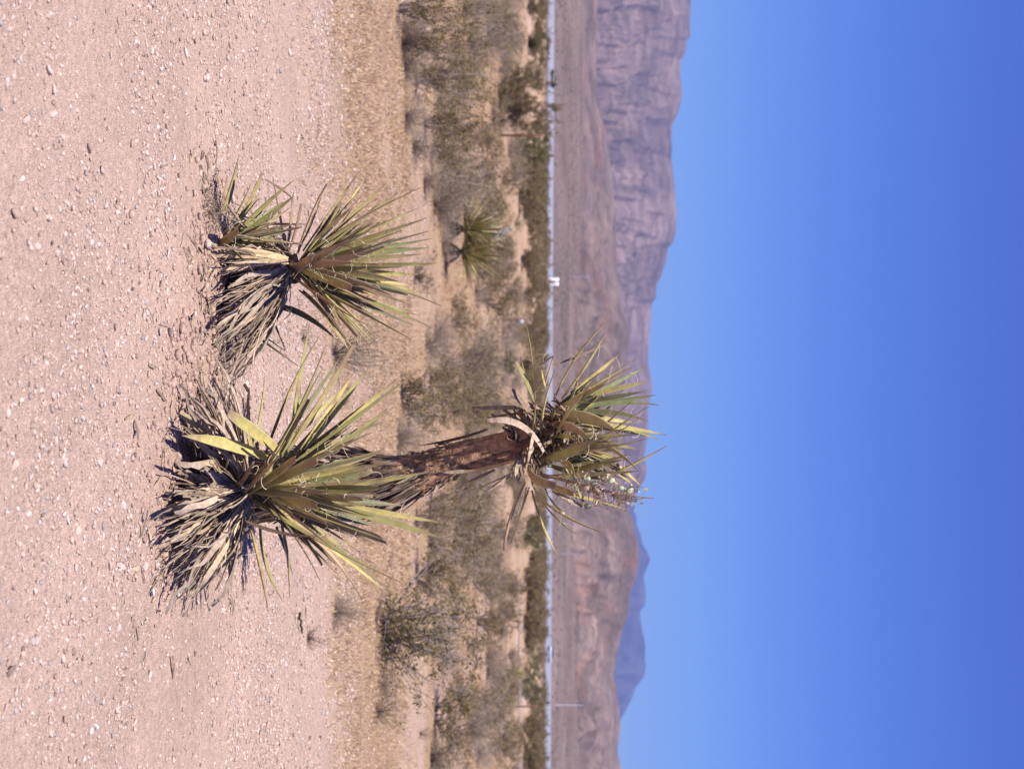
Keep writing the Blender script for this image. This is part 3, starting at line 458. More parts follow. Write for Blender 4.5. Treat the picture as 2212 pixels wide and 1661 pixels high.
# ------------------------------------------------------------------ stones and gravel
def ico(sub):
    import bmesh
    bm = bmesh.new(); bmesh.ops.create_icosphere(bm, subdivisions=sub, radius=1); v = np.array([x.co[:] for x in bm.verts]); f = np.array([[l.index for l in x.verts] for x in bm.faces]); bm.free(); return v, f
V1, F1 = ico(1); V2, F2 = ico(2); V3, F3 = ico(3)
SC = [(.58, .43, .36), (.52, .37, .30), (.61, .49, .42), (.50, .42, .385), (.36, .305, .285), (.42, .29, .235), (.65, .56, .51), (.26, .18, .15)]
SW = [30, 34, 8, 5, 4, 18, 1.5, 4]
def gravel(n, y0, y1, s0, s1, pw, name, label):
    u = rs.rand(n); y = np.sqrt(y0*y0+u*(y1*y1-y0*y0)); x = (rs.rand(n)*2-1)*(.36*y+.15)
    dens = fbm(x*.7, y*1.9, 3, 61)*1.2+.5+fbm(x*3.5, y*4.5, 2, 63)*.6; keep = rs.rand(n) < np.clip(dens, .12, 1)
    for mx, my, r, hh in MOUNDS: keep &= ~((((x-mx)**2+(y-my)**2) < (r*.8)**2) & (rs.rand(n) < .6))
    x, y = x[keep], y[keep]; n = len(x); z = H(x, y)
    s = s0+(s1-s0)*rs.rand(n)**pw; V = V1; m = len(V)
    jit = V[None]*(1+.22*rs.randn(n, m, 1)); A = np.stack([s*rs.uniform(.7, 1.5, n), s*rs.uniform(.6, 1.0, n), s*rs.uniform(.35, .75, n)], 1)
    v = jit*A[:, None]; r = rs.uniform(0, 6.283, n); c_, s_ = np.cos(r)[:, None], np.sin(r)[:, None]
    tl = rs.uniform(-.4, .4, n)[:, None]; X, Y, Z = v[..., 0], v[..., 1], v[..., 2]; X, Z = X*np.cos(tl)-Z*np.sin(tl), X*np.sin(tl)+Z*np.cos(tl)
    X, Y = X*c_-Y*s_, X*s_+Y*c_
    v = np.stack([X+x[:, None], Y+y[:, None], Z+(z+A[:, 2]*.15)[:, None]], -1)
    ci = rs.choice(len(SC), n, p=np.array(SW)/sum(SW)); c = np.array(SC)[ci]*rs.uniform(.82, 1.15, (n, 1)); c = np.repeat(c, m, 0)
    f = (F1[None]+(np.arange(n)*m)[:, None, None]).reshape(-1, 3)
    mb = MB(); mb.add(v.reshape(-1, 3), t=f, c=c); o = mb.obj(name, M_stone); tag(o, label, 'gravel', kind='stuff')
gravel(135000, 3.5, 9.6, .002, .0125, 3.4, 'gravel', 'fine pinkish and grey gravel scattered over the soil')
gravel(13000, 5.8, 11, .005, .017, 2.2, 'gravel', 'mid-sized pinkish and whitish gravel behind the yuccas')
gravel(20000, 9.0, 17, .005, .022, 2.6, 'gravel', 'coarser gravel farther back among the straw')
stone_me = {}
for ci in range(len(SC)):
    for k in range(4):
        q = V2.copy(); w = rs.randn(6, 3); w /= np.linalg.norm(w, axis=1)[:, None]
        for d in w:
            h = rnd.uniform(.35, .8); e = np.clip(q@d-h, 0, None); q = q-e[:, None]*d*.92
        q = q*(1+.05*rs.randn(len(q), 1)); q *= np.array([1.25, .9, .62])*np.array([rnd.uniform(.8, 1.2), 1, rnd.uniform(.75, 1.2)])
        mb = MB(); mb.add(q, t=F2, c=np.array(SC[ci])*rnd.uniform(.9, 1.08)); stone_me[ci, k] = mb.mesh('stone', M_stone)
def stone(x, y, s, ci, label, group=None, flat=1.0, rz=None):
    o = bpy.data.objects.new('stone', stone_me[ci, rnd.randint(0, 3)]); COL.objects.link(o)
    o.scale = (s, s, s*flat); o.rotation_euler = (rnd.uniform(-.25, .25), rnd.uniform(-.25, .25), rnd.uniform(0, 6.28) if rz is None else rz); o.location = (x, y, gz(x, y)+s*.2*flat)
    tag(o, label, 'stone', group); return o
z1 = lambda x, y: (270+.13*x, 270+.13*y, .13); z2 = lambda x, y: (297+.1463*x, 513+.1463*y, .1463); z3 = lambda x, y: (.13*x, .13*y, .13); z4 = lambda x, y: (.4145*x, 972+.4145*y, .4145)
TR = [(z1, 490, 690, 55, 2, 'pale angular stone lying between the top edge and the smallest yucca'), (z1, 570, 890, 45, 6, 'whitish pink stone just below a pale angular one'), (z1, 235, 1120, 60, 0, 'rounded pinkish stone in open gravel left of the smallest yucca'), (z1, 430, 1030, 35, 1, 'small brownish pink stone beside a rounded one'), (z1, 680, 1480, 60, 0, 'long pale pink stone beside the straw wisps near the smallest yucca'), (z1, 690, 1180, 30, 4, 'small blue grey pebble standing out among pink ones'), (z1, 545, 1600, 52, 2, 'pale wedge stone with a dark shaded side in front of the smallest yucca'), (z1, 1040, 1580, 58, 1, 'blocky pink stone against the twigs of the smallest yucca'), (z1, 120, 300, 60, 5, 'flat pinkish slab stone beside a dry straw stalk'), (z1, 860, 1610, 55, 6, 'white elongated stone in front of the smallest yucca'), (z1, 890, 840, 55, 7, 'dark brown clod lying in the gravel'), (z1, 590, 1075, 34, 6, 'small white triangular stone in the gravel'), (z1, 1450, 1030, 45, 4, 'grey rounded stone beyond the smallest yucca'), (z1, 645, 850, 38, 0, 'thin pinkish stone leaning by the whitish one'),
      (z2, 455, 240, 52, 6, 'white rounded stone in front of the cream dead leaves'), (z2, 350, 700, 55, 5, 'dark sided stone at the head of the stone cluster in front of the knee-high yucca'), (z2, 440, 790, 50, 2, 'pale stone in the middle of the cluster in front of the knee-high yucca'), (z2, 300, 930, 52, 5, 'brownish stone at the near side of the stone cluster'), (z2, 465, 930, 55, 0, 'pinkish stone at the far side of the stone cluster'), (z2, 150, 1090, 60, 0, 'large pinkish stone nearest the camera by the stone cluster'), (z2, 90, 1170, 42, 2, 'pale round stone touching a larger pinkish one'), (z2, 860, 1125, 46, 6, 'white stone at the foot of the dead leaf skirt of the knee-high yucca'), (z2, 540, 1350, 45, 1, 'pink stone on the dark soil between the two big yuccas'), (z2, 340, 1400, 55, 3, 'long grey stone between the two big yuccas'), (z2, 130, 1490, 46, 0, 'round pale pink stone in front of the gap between yuccas'), (z2, 240, 1575, 46, 6, 'white curved stone in the gap between yuccas'), (z2, 225, 740, 42, 0, 'small stone in front of the stone cluster'), (z2, 960, 95, 80, 0, 'broad pink stone between the small rosette and the cream leaves'), (z2, 430, 1010, 40, 1, 'small pink stone behind the stone cluster'), (z2, 965, 720, 60, 1, 'soil clod under the knee-high yucca'), (z2, 1010, 440, 72, 1, 'biggest soil clod under the cream dead leaves'),
      (z3, 1160, 420, 58, 0, 'large pale stone with a dark cavity near the top left corner of the photo'), (z3, 350, 980, 68, 3, 'jagged grey white stone nearest the left edge of the photo'), (z3, 230, 1270, 58, 0, 'pinkish stone below the jagged grey one'), (z3, 115, 1390, 38, 6, 'white flat stone at the left edge of the photo'), (z3, 140, 340, 32, 3, 'pale bluish stone at the left edge of the photo'), (z3, 810, 480, 32, 7, 'small dark brown stone near the top left corner'), (z3, 1770, 205, 42, 6, 'white rounded pebble near the top edge of the photo'), (z3, 1560, 540, 48, 5, 'greyish brown round stone near the top edge'), (z3, 1850, 930, 48, 3, 'grey slab stone standing on edge with a black shadow'), (z3, 500, 80, 42, 2, 'pale stone touching the top edge of the photo'), (z3, 385, 690, 36, 0, 'pink oblong stone in smooth sand near the left edge'),
      (z4, 40, 790, 18, 3, 'pale grey stone at the left edge in front of the wide yucca'), (z4, 622, 450, 14, 6, 'white pebble before the fringe of the wide yucca'), (z4, 395, 612, 19, 2, 'pale oblong stone in open gravel before the wide yucca'), (z4, 620, 930, 24, 0, 'flat pinkish stone beside the low soil hump'), (z4, 575, 600, 20, 0, 'pinkish stone on the low soil hump'), (z4, 225, 580, 13, 7, 'dark stone in the gravel before the wide yucca'), (z4, 105, 490, 16, 0, 'small pinkish stone near the left edge'), (z4, 930, 752, 15, 6, 'white stone behind the tip of the dead leaf skirt'), (z4, 655, 792, 16, 1, 'pink stone beside the skirt tip'), (z4, 120, 615, 16, 0, 'rounded pink stone with a shadow near the left edge'), (z4, 335, 1410, 22, 5, 'brownish stone towards the bottom edge of the photo'), (z4, 260, 1410, 20, 1, 'pink stone with a dark hollow towards the bottom edge'), (z4, 85, 1360, 20, 3, 'greyish stone towards the bottom left corner'), (z4, 30, 1342, 16, 0, 'pale stone in the bottom left corner'), (z4, 900, 962, 13, 2, 'pale pebble in gravel right of the wide yucca'), (z4, 480, 1580, 15, 1, 'pink pebble near the bottom edge')]
for f, zx, zy, r, ci, lb in TR:
    v, y, k = f(zx, zy); p = G(v-r*k*.3, y); s = r*k/F*p[1]*1.05; stone(p[0], p[1], s, ci, lb, 'stones on the gravel', rz=rnd.uniform(-.5, .5))
cname = ['pale pink', 'brownish pink', 'pale cream', 'light grey', 'blue grey', 'reddish brown', 'whitish', 'dark brown']
n = 0
while n < 236:
    y = math.sqrt(rnd.uniform(3.6**2, 9.0**2)); x = rnd.uniform(-1, 1)*.31*y
    if vn(x*2, y*2, 99) < .35: continue
    if any((x-mx)**2+(y-my)**2 < (r*.7)**2 for mx, my, r, hh in MOUNDS): continue
    n += 1; ci = rnd.choices(range(8), SW)[0]; fr = 'in the near gravel before the yuccas' if y < 5.2 else 'in the gravel level with the yuccas' if y < 6.8 else 'in the gravel behind the yuccas'
    stone(x, y, rnd.choice((.007, .009, .011, .013, .016))*(1+.04*y), ci, 'one of many small %s stones %s' % (cname[ci], fr), '%s stones %s' % (cname[ci], fr))
# loose soil crumbs on the mounds
def crumbs():
    mb = MB(); pr = V1
    for mx, my, r, hh in MOUNDS:
        for _ in range(12):
            a = rnd.uniform(0, 6.283); q = r*math.sqrt(rnd.random())*.8; x, y = mx+q*math.sin(a), my-abs(q*math.cos(a)); w = rnd.uniform(.009, .021); nv = V2*(1+.24*rs.randn(len(V2), 1))*w*np.array([1.2, 1, .75]); mb.add(nv+np.array([x, y, gz(x, y)+w*.15]), t=F2, c=np.array([.44, .295, .235])*rnd.uniform(.85, 1.1))
        for _ in range(330):
            a = rnd.uniform(0, 6.283); q = r*math.sqrt(rnd.random())*.95; x, y = mx+q*math.sin(a), my-abs(q*math.cos(a)) if rnd.random() < .7 else my+q*math.cos(a); s = rnd.choice((.003, .004, .005, .006, .008, .012))*rnd.uniform(.7, 1.3)
            v = pr*(1+.25*rs.randn(len(pr), 1))*s*np.array([1.1, 1, .7])+np.array([x, y, gz(x, y)+s*.2]); mb.add(v, t=F1, c=np.array([.45, .30, .24])*rnd.uniform(.8, 1.1))
    o = mb.obj('soil_crumbs', M_stone); tag(o, 'loose crumbs of pink soil around the yucca bases', 'soil', kind='stuff')
crumbs()
def litter():
    mb = MB()
    for mx, my, r, hh in MOUNDS[:4]:
        for _ in range(75):
            a = rnd.uniform(0, 6.283); q = r*rnd.uniform(.35, 1.5); x, y = mx+q*math.sin(a), my-q*math.cos(a)*.9; b = rnd.uniform(0, 6.283); L = rnd.uniform(.02, .12)
            x2, y2 = x+L*math.cos(b), y+L*math.sin(b); p, e = np.array([x, y, gz(x, y)+.005]), np.array([x2, y2, gz(x2, y2)+.004+rnd.random()*.012])
            blade(mb, p, (p+e)/2+np.array([0, 0, rnd.uniform(.002, .014)]), e, rnd.choice((.004, .006, .010, .015)), np.array([0, 0, 1.0])+rs.randn(3)*.3, np.array(rnd.choice([(.50, .38, .28), (.36, .26, .19), (.26, .18, .13), (.56, .42, .28)]))*rnd.uniform(.8, 1.1), fold=.4, twist=rnd.uniform(-1, 1), blunt=rnd.random() < .5, nseg=5, wave=.002)
    o = mb.obj('leaf_litter', M_dry); tag(o, 'broken dead leaf bits littering the soil around the yuccas', 'litter', kind='stuff')
litter()

# ------------------------------------------------------------------ straw grass
def straw(n, y0, y1, name, label, hscale, thr):
    u = rs.rand(n*4); y = np.sqrt(y0*y0+u*(y1*y1-y0*y0)); x = (rs.rand(n*4)*2-1)*(.33*y+.2)
    m = straw_mask(x, y)*(vn(x*2.2, y*2.2, 71)*.9+.25); k = (rs.rand(n*4) < m*thr); x, y = x[k][:n], y[k][:n]
    x = np.repeat(x, 6)+rs.randn(len(x)*6)*.025; y = np.repeat(y, 6)+rs.randn(len(y)*6)*.025; z = H(x, y); N = len(x)
    h = hscale*rs.uniform(.4, 1.2, N)*(.5+vn(x*3, y*3, 13)); w = .0016*(1+y/9); a = rs.uniform(0, 6.283, N); ln = rs.randn(N, 2)*.55*h[:, None]
    b = np.stack([x, y, z-.004], 1); sd = np.stack([np.cos(a)*w, np.sin(a)*w, a*0], 1); md = b+np.stack([ln[:, 0]*.35, ln[:, 1]*.35, h*.6], 1); t = b+np.stack([ln[:, 0], ln[:, 1], h], 1)
    v = np.stack([b-sd, b+sd, md+sd*.8, md-sd*.8, t], 1).reshape(-1, 3); i = np.arange(N)*5
    c = np.array([.66, .475, .29])*rs.uniform(.7, 1.2, (N, 1))+np.array([.0, .0, .03])*rs.rand(N, 1); c = np.repeat(c, 5, 0)
    mb = MB(); mb.add(v, np.stack([i, i+1, i+2, i+3], 1), np.stack([i+3, i+2, i+4], 1), c=c); o = mb.obj(name, M_straw); tag(o, label, 'dry grass', kind='stuff')
straw(12000, 7.4, 15, 'dry_grass', 'short yellow straw patches beyond the gravel', .034, .5)
straw(14000, 13, 45, 'dry_grass', 'low straw between the desert bushes', .055, .5)

# ------------------------------------------------------------------ shrubs
def leafquads(mb, ctr, n, rad, size, col, var=.3):
    c = np.asarray(ctr)[None]+rs.randn(n, 3)*rad; u = rs.randn(n, 3); u /= np.linalg.norm(u, axis=1)[:, None]; w = rs.randn(n, 3); w -= u*(u*w).sum(1)[:, None]; w /= np.linalg.norm(w, axis=1)[:, None]
    s = size*rs.uniform(.6, 1.3, (n, 1)); v = np.stack([c-u*s, c-w*s*.45, c+u*s, c+w*s*.45], 1).reshape(-1, 3); i = np.arange(n)*4
    cc = np.repeat(np.array(col)*rs.uniform(1-var, 1+var, (n, 1)), 4, 0); mb.add(v, np.stack([i, i+1, i+2, i+3], 1), c=np.clip(cc, .01, 1))
def creosote(seed, nst=20, lean=(8, 55), fol=(.225, .165, .066), dens=10, stemc=(.33, .27, .24), lsz=.021, drop=0):
    r = random.Random(seed); st = MB(); fo = MB()
    for k in range(nst):
        az = r.uniform(0, 6.283); le = math.radians(r.uniform(*lean)); L = r.uniform(.7, 1.05); d = np.array([math.cos(az)*math.sin(le), math.sin(az)*math.sin(le), math.cos(le)])
        p = np.array([math.cos(az), math.sin(az), 0])*.06; pts = [p-np.array([0, 0, .05])]; dd = d.copy()
        for s in range(6): pts.append(p); dd = nrm(dd+rs.randn(3)*.16+np.array([0, 0, .05-drop])); p = p+dd*L/6
        pts.append(p); tube(st, pts, np.linspace(.011, .003, len(pts)), np.array(stemc)*r.uniform(.6, 1.3), 4)
        for b in range(6):
            i = r.randint(2, 7); q = pts[i]; bd = nrm(dd*.5+rs.randn(3)*.7+np.array([0, 0, .35])); bl = r.uniform(.12, .32); e = q+bd*bl; m = (q+e)/2+rs.randn(3)*.02
            tube(st, [q, m, e], [.004, .003, .0015], np.array(stemc)*r.uniform(.7, 1.3), 3)
            for f in (.45, .75, 1.0):
                if r.random() < .85: leafquads(fo, q+(e-q)*f, dens, .028, lsz, np.array(fol)*r.uniform(.7, 1.35))
    return st, fo
def burro(seed, n=95, col=(.42, .335, .275), fol=(.30, .225, .13), dens=3, flat=.75):
    r = random.Random(seed); st = MB(); fo = MB()
    for k in range(n):
        az = r.uniform(0, 6.283); el = math.acos(r.random()); d = np.array([math.cos(az)*math.sin(el), math.sin(az)*math.sin(el), math.cos(el)*flat+.1]); L = r.uniform(.6, 1.0)
        p = np.array([0, 0, 0.0]); pts = [p]; dd = nrm(d)
        for s in range(5): dd = nrm(dd+rs.randn(3)*.25); p = p+dd*L/5; pts.append(p)
        pts = [np.array([a[0], a[1], max(a[2], .01)]) for a in pts]; c = np.array(col)*r.uniform(.55, 1.25); tube(st, pts, np.linspace(.007, .0025, 6), c, 3)
        for b in range(6):
            q = pts[r.randint(1, 5)]; e = q+nrm(dd*.6+rs.randn(3)*.8+np.array([0, 0, .2]))*r.uniform(.1, .3); m = (q+e)/2+rs.randn(3)*.02; tube(st, [q, m, e], [.003, .0025, .0015], c*r.uniform(.8, 1.2), 3)
            if dens: leafquads(fo, e, dens, .03, .013, np.array(fol)*r.uniform(.7, 1.3)); leafquads(fo, m, dens, .03, .011, np.array(fol)*r.uniform(.7, 1.3))
    return st, fo
PROTO = {}
def proto(key, st, fo):
    s = st.mesh('stems', M_twig); f = fo.mesh('foliage', M_fol) if fo.n else None
    a = np.concatenate(st.v+fo.v); hw = np.percentile(np.abs(a[:, 0]), 97)*2; hh = np.percentile(a[:, 2], 98.5); PROTO.setdefault(key, []).append((s, f, hw, hh))
for k in range(4): proto('c', *creosote(k+1))
for k in range(3): proto('f', *creosote(k+21, 26, (5, 60), (.20, .145, .062), 18, lsz=.022))
for k in range(2): proto('n', *creosote(k+41, 20, (10, 70), (.155, .15, .055), 24, lsz=.024))
for k in range(3): proto('s', *creosote(k+61, 30, (10, 75), (.27, .26, .16), 8, (.28, .22, .17), .011))
for k in range(4): proto('g', *burro(k+81))
for k in range(2): proto('d', *burro(k+91, 60, (.17, .125, .10), dens=0))
def sprawl(seed):
    st, fo = creosote(seed, 34, (15, 78), (.215, .17, .072), 6); leafquads(fo, (0, 0, .12), 1300, .18, .018, (.17, .135, .055)); return st, fo
proto('w', *sprawl(7))
NAME = dict(c='creosote_bush', f='creosote_bush', n='green_bush', s='grey_green_bush', g='dry_shrub', d='dead_shrub', w='creosote_bush')
def shrub(key, x, y, w, h, label, group=None, sink=0):
    s, f, hw, hh = rnd.choice(PROTO[key]); o = empty(NAME[key], (x, y, gz(x, y)-sink), label, 'bush', group)
    o.scale = (w/hw, w/hw, h/hh); o.rotation_euler = (0, 0, rnd.uniform(0, 6.283))
    for nm, me in (('stems', s), ('foliage', f)):
        if me: c = bpy.data.objects.new(nm, me); COL.objects.link(c); c.parent = o
    return o
SH = [('c', 858, 20, 140, 1068, 'broad creosote bush in the nearest row, cut by the top edge of the photo'), ('c', 872, 88, 130, 1062, 'creosote bush with bare grey stems, second from the top edge in the nearest row'), ('d', 866, 98, 70, 950, 'dark dead shrub at the foot of the second creosote bush'), ('g', 868, 60, 80, 940, 'grey tangle of bare twigs under the first creosote bush'),
      ('c', 897, 172, 130, 1042, 'open creosote bush in front of the straw clearing near the top edge'), ('g', 872, 150, 95, 948, 'low grey shrub with a dark fallen branch beside the second creosote bush'), ('c', 916, 268, 120, 1050, 'sparse creosote bush above the pale straw clearing'), ('g', 876, 252, 95, 932, 'pale grey shrub at the straw edge above the knee-high yucca'), ('g', 892, 316, 105, 962, 'hummock of grey twigs at the straw edge nearest the knee-high yucca'), ('c', 930, 335, 105, 1046, 'creosote bush behind the hummock of grey twigs'), ('c', 990, 392, 115, 1095, 'brownish creosote bush above the far yucca'), ('g', 916, 392, 85, 988, 'grey shrub before the brownish creosote bush'), ('g', 945, 225, 90, 1000, 'grey twiggy shrub between two creosote bushes by the clearing'), ('g', 1064, 42, 100, 1118, 'hazy grey shrub at the top edge before the bare pink strip'), ('g', 1000, 20, 90, 1060, 'grey brush behind the first creosote bush'),
      ('f', 1077, 190, 76, 1150, 'dark creosote bush rising by the dark car'), ('f', 1077, 226, 115, 1204, 'tallest dark creosote bush, crossing the road line beside the rusty post'), ('d', 1077, 262, 42, 1140, 'dead dark stems beside the rusty post nearest the top edge'), ('n', 1140, 90, 54, 1177, 'rounded bright green bush on the bare pink strip'), ('f', 1138, 15, 80, 1178, 'dark bush at the top edge just before the road'), ('f', 1132, 162, 80, 1176, 'dark bush in front of the dark car'), ('n', 1104, 322, 92, 1186, 'greenish creosote bush behind the rusty post nearest the top edge'), ('f', 1110, 362, 92, 1180, 'dark bush next below the greenish creosote'), ('f', 1121, 420, 105, 1179, 'dark brown bush level with the tips of the knee-high yucca'), ('f', 1130, 462, 90, 1180, 'dark bush above the far yucca, close to the road'),
      ('g', 950, 462, 110, 985, 'grey brush in front of the far yucca'), ('g', 956, 524, 100, 994, 'grey brush at the lower side of the far yucca'), ('c', 1040, 582, 120, 1112, 'brown creosote bush between the far yucca and the white sign'), ('c', 1030, 642, 95, 1110, 'creosote bush in front of the white sign'), ('g', 1026, 632, 62, 1062, 'grey shrub at the foot of the bush in front of the sign'), ('c', 976, 655, 62, 1012, 'small creosote bush at the tips of the knee-high yucca'), ('c', 976, 700, 105, 1034, 'creosote bush between the two big yuccas in the middle scrub'), ('c', 896, 592, 85, 945, 'creosote bush showing through the leaf tips of the knee-high yucca'), ('g', 921, 750, 105, 990, 'silvery shrub of bare twigs between the two big yuccas'), ('s', 722, 770, 170, 862, 'fine grey green bush close behind the wide yucca'), ('d', 652, 730, 46, 676, 'dark dry clump on the gravel between the two big yuccas'), ('c', 868, 850, 145, 968, 'creosote bush above the bend of the tall trunk'), ('c', 930, 825, 125, 1005, 'creosote bush in the second row above the tall trunk'), ('n', 1077, 792, 54, 1117, 'round green bush just above the tall yucca crown'), ('g', 955, 790, 110, 1030, 'shrub with long white twigs above the tall trunk'), ('c', 985, 870, 110, 1060, 'creosote bush touching the tall yucca crown'), ('f', 1125, 560, 95, 1178, 'dark bush left of the sign post close to the road'), ('f', 1128, 640, 95, 1180, 'dark bush just below the sign post'), ('f', 1120, 720, 95, 1178, 'dark bush beyond the post with the white tag'), ('f', 1122, 790, 90, 1178, 'dark bush beyond the round green one'),
      ('c', 880, 890, 130, 1002, 'creosote bush directly behind the bare trunk'), ('g', 858, 945, 110, 942, 'whitish twiggy shrub at the narrow bend of the trunk'), ('c', 930, 1092, 135, 1042, 'creosote bush just below the bare trunk'), ('c', 898, 1125, 125, 1012, 'creosote bush beside the trunk thatch'), ('c', 980, 1160, 125, 1072, 'creosote bush under the hanging crown leaves'), ('d', 872, 1222, 24, 894, 'tiny dark dead tuft on the straw below the trunk'), ('c', 900, 1246, 150, 1042, 'broad creosote bush between the trunk and the sprawling bush'), ('c', 1060, 1150, 95, 1150, 'brownish bush below the lowest crown leaves'), ('c', 1066, 1268, 115, 1142, 'dense brown bush near the road below the crown'), ('n', 1130, 1160, 64, 1178, 'dark green bush close to the road below the crown'), ('g', 1000, 1210, 110, 1075, 'silvery shrub in the scrub below the crown'), ('c', 985, 1040, 110, 1060, 'creosote bush showing under the crown beside the trunk'),
      ('w', 828, 1362, 310, 1035, 'largest sprawling creosote bush with stems radiating from a dense base'), ('g', 824, 1482, 90, 868, 'low brown twiggy mat beside the sprawling bush'), ('d', 812, 1537, 66, 872, 'dark dead shrub at the end of the twiggy mat'), ('d', 664, 1375, 52, 702, 'small dark dead tussock on the straw before the sprawling bush'), ('g', 722, 1320, 78, 800, 'pale wispy dry shrub in front of the sprawling bush'), ('d', 728, 1298, 20, 748, 'tiny dead twig tuft by the pale wispy shrub'), ('c', 1010, 1398, 95, 1062, 'bush behind the sprawling creosote'), ('c', 1030, 1340, 115, 1132, 'tall brown bush behind the sprawling creosote'), ('d', 1014, 1500, 64, 1062, 'dark shrub with white stems near the bottom edge'), ('g', 1018, 1556, 95, 1072, 'grey arching shrub near the bottom edge'), ('c', 1030, 1540, 140, 1130, 'olive bush behind the grey arching shrub'), ('c', 968, 1590, 42, 998, 'small isolated green bush near the bottom edge'), ('d', 906, 1585, 26, 940, 'small dead twig plant near the bottom edge'), ('g', 932, 1642, 115, 1000, 'pale grey shrub cut by the bottom edge'), ('g', 1030, 1625, 95, 1082, 'grey brush at the bottom edge behind the pale shrub'), ('c', 1078, 1600, 125, 1142, 'olive bush at the bottom edge close to the track'), ('c', 1062, 1480, 110, 1120, 'olive bush around the small far yucca'), ('g', 1050, 1420, 90, 1100, 'pale shrub in front of the small far yucca'), ('f', 1132, 1250, 95, 1178, 'dark bush close to the road above the glint-painted car'), ('f', 1130, 1350, 95, 1178, 'dark bush before the glint-painted car'), ('n', 1125, 1480, 90, 1172, 'green tinged bush behind the small far yucca'), ('f', 1130, 1570, 95, 1180, 'dark bush below the rusty post nearest the bottom edge'), ('f', 1130, 1640, 95, 1178, 'dark bush close to the road at the bottom edge')]
for key, v, y, w, top, lb in SH:
    p = G(v, y); D = p[1]; shrub(key, p[0], p[1], w/F*D, max((top-v)/F*D, .05), lb, 'bushes in the desert scrub')
# more of the middle scrub and the dense far band before the road
for i in range(165):
    y = rnd.uniform(17, 58); x = rnd.uniform(-.34, .34)*y
    w = rnd.uniform(.7, 1.5); k = rnd.choice('ccgggd'); z = 'grey brown twiggy' if k in 'gd' else 'olive brown leafy'
    shrub(k, x, y, w, w*rnd.uniform(.35, .6), 'one of many low %s bushes filling the middle scrub' % z, '%s bushes of the middle scrub' % z)
for i in range(215):
    y = 80*(330/80)**rnd.random(); x = rnd.uniform(-.33, .33)*y
    w = rnd.uniform(1.6, 3.2); k = rnd.choice('fffffc')
    shrub(k, x, y, w, min(w*rnd.uniform(.45, .65), rnd.uniform(.75, 1.6)), 'one of many dark bushes merging into the band before the road', 'dark bushes in the band before the road')
def fanscrub(n, y0, y1, label):
    y = np.sqrt(y0*y0+rs.rand(n)*(y1*y1-y0*y0)); x = (rs.rand(n)*2-1)*.34*y; k = rs.rand(n) < np.clip(.45+1.6*fbm(x*.012, y*.008, 3, 5), .08, 1); x, y = x[k], y[k]; n = len(x); z = H(x, y); m = len(V1)
    s = .10+.34*rs.rand(n)**2; v = V1[None]*(1+.25*rs.randn(n, m, 1))*np.stack([s, s, s*.65], 1)[:, None]+np.stack([x, y, z+s*.3], 1)[:, None]
    c = np.array([.145, .118, .092])*rs.uniform(.6, 1.5, (n, 1)); mb = MB(); mb.add(v.reshape(-1, 3), t=(F1[None]+(np.arange(n)*m)[:, None, None]).reshape(-1, 3), c=np.repeat(c, m, 0)); o = mb.obj('scrub', M_twig); tag(o, label, 'scrub', kind='stuff')
fanscrub(26000, 372, 1180, 'tiny dark bushes dotting the slope beyond the road')
# dead sticks
for v0, y0, v1, y1, lb in [(640, 1322, 646, 1368, 'short dark stick lying on the straw before the sprawling bush')]:
    mb = MB(); a, b = G(v0, y0), G(v1, y1); L = np.linspace(0, 1, 8)[:, None]; tube(mb, a+(b-a)*L+rs.randn(8, 3)*.004+np.array([0, 0, .02]), np.linspace(.009, .006, 8), (.10, .075, .06), 6); tag(mb.obj('stick', M_bark), lb, 'stick')
for cx, cy, n_, sp, col, lb in [(452, 470, 90, .085, (.30, .24, .19), 'fuzzy grey dry tuft against the smallest yucca')]:
    p = G(cx-14, cy); mb = MB()
    for _ in range(n_*3):
        q = p+np.array([rnd.gauss(0, sp*.6), rnd.gauss(0, sp*.4), 0]); e = q+nrm(rs.randn(3)+np.array([0, 0, 1.3]))*rnd.uniform(.03, .10); tube(mb, [q, (q+e)/2+rs.randn(3)*.012, e], [.0013, .001, .0007], np.array(col)*rnd.uniform(.5, 1.3), 3)
    tag(mb.obj('dry_tuft', M_twig), lb, 'dry tuft')
for v, y, lb in [(352, 415, 'straw wisp by the stones'), (372, 455, 'straw wisp')][:0]: pass

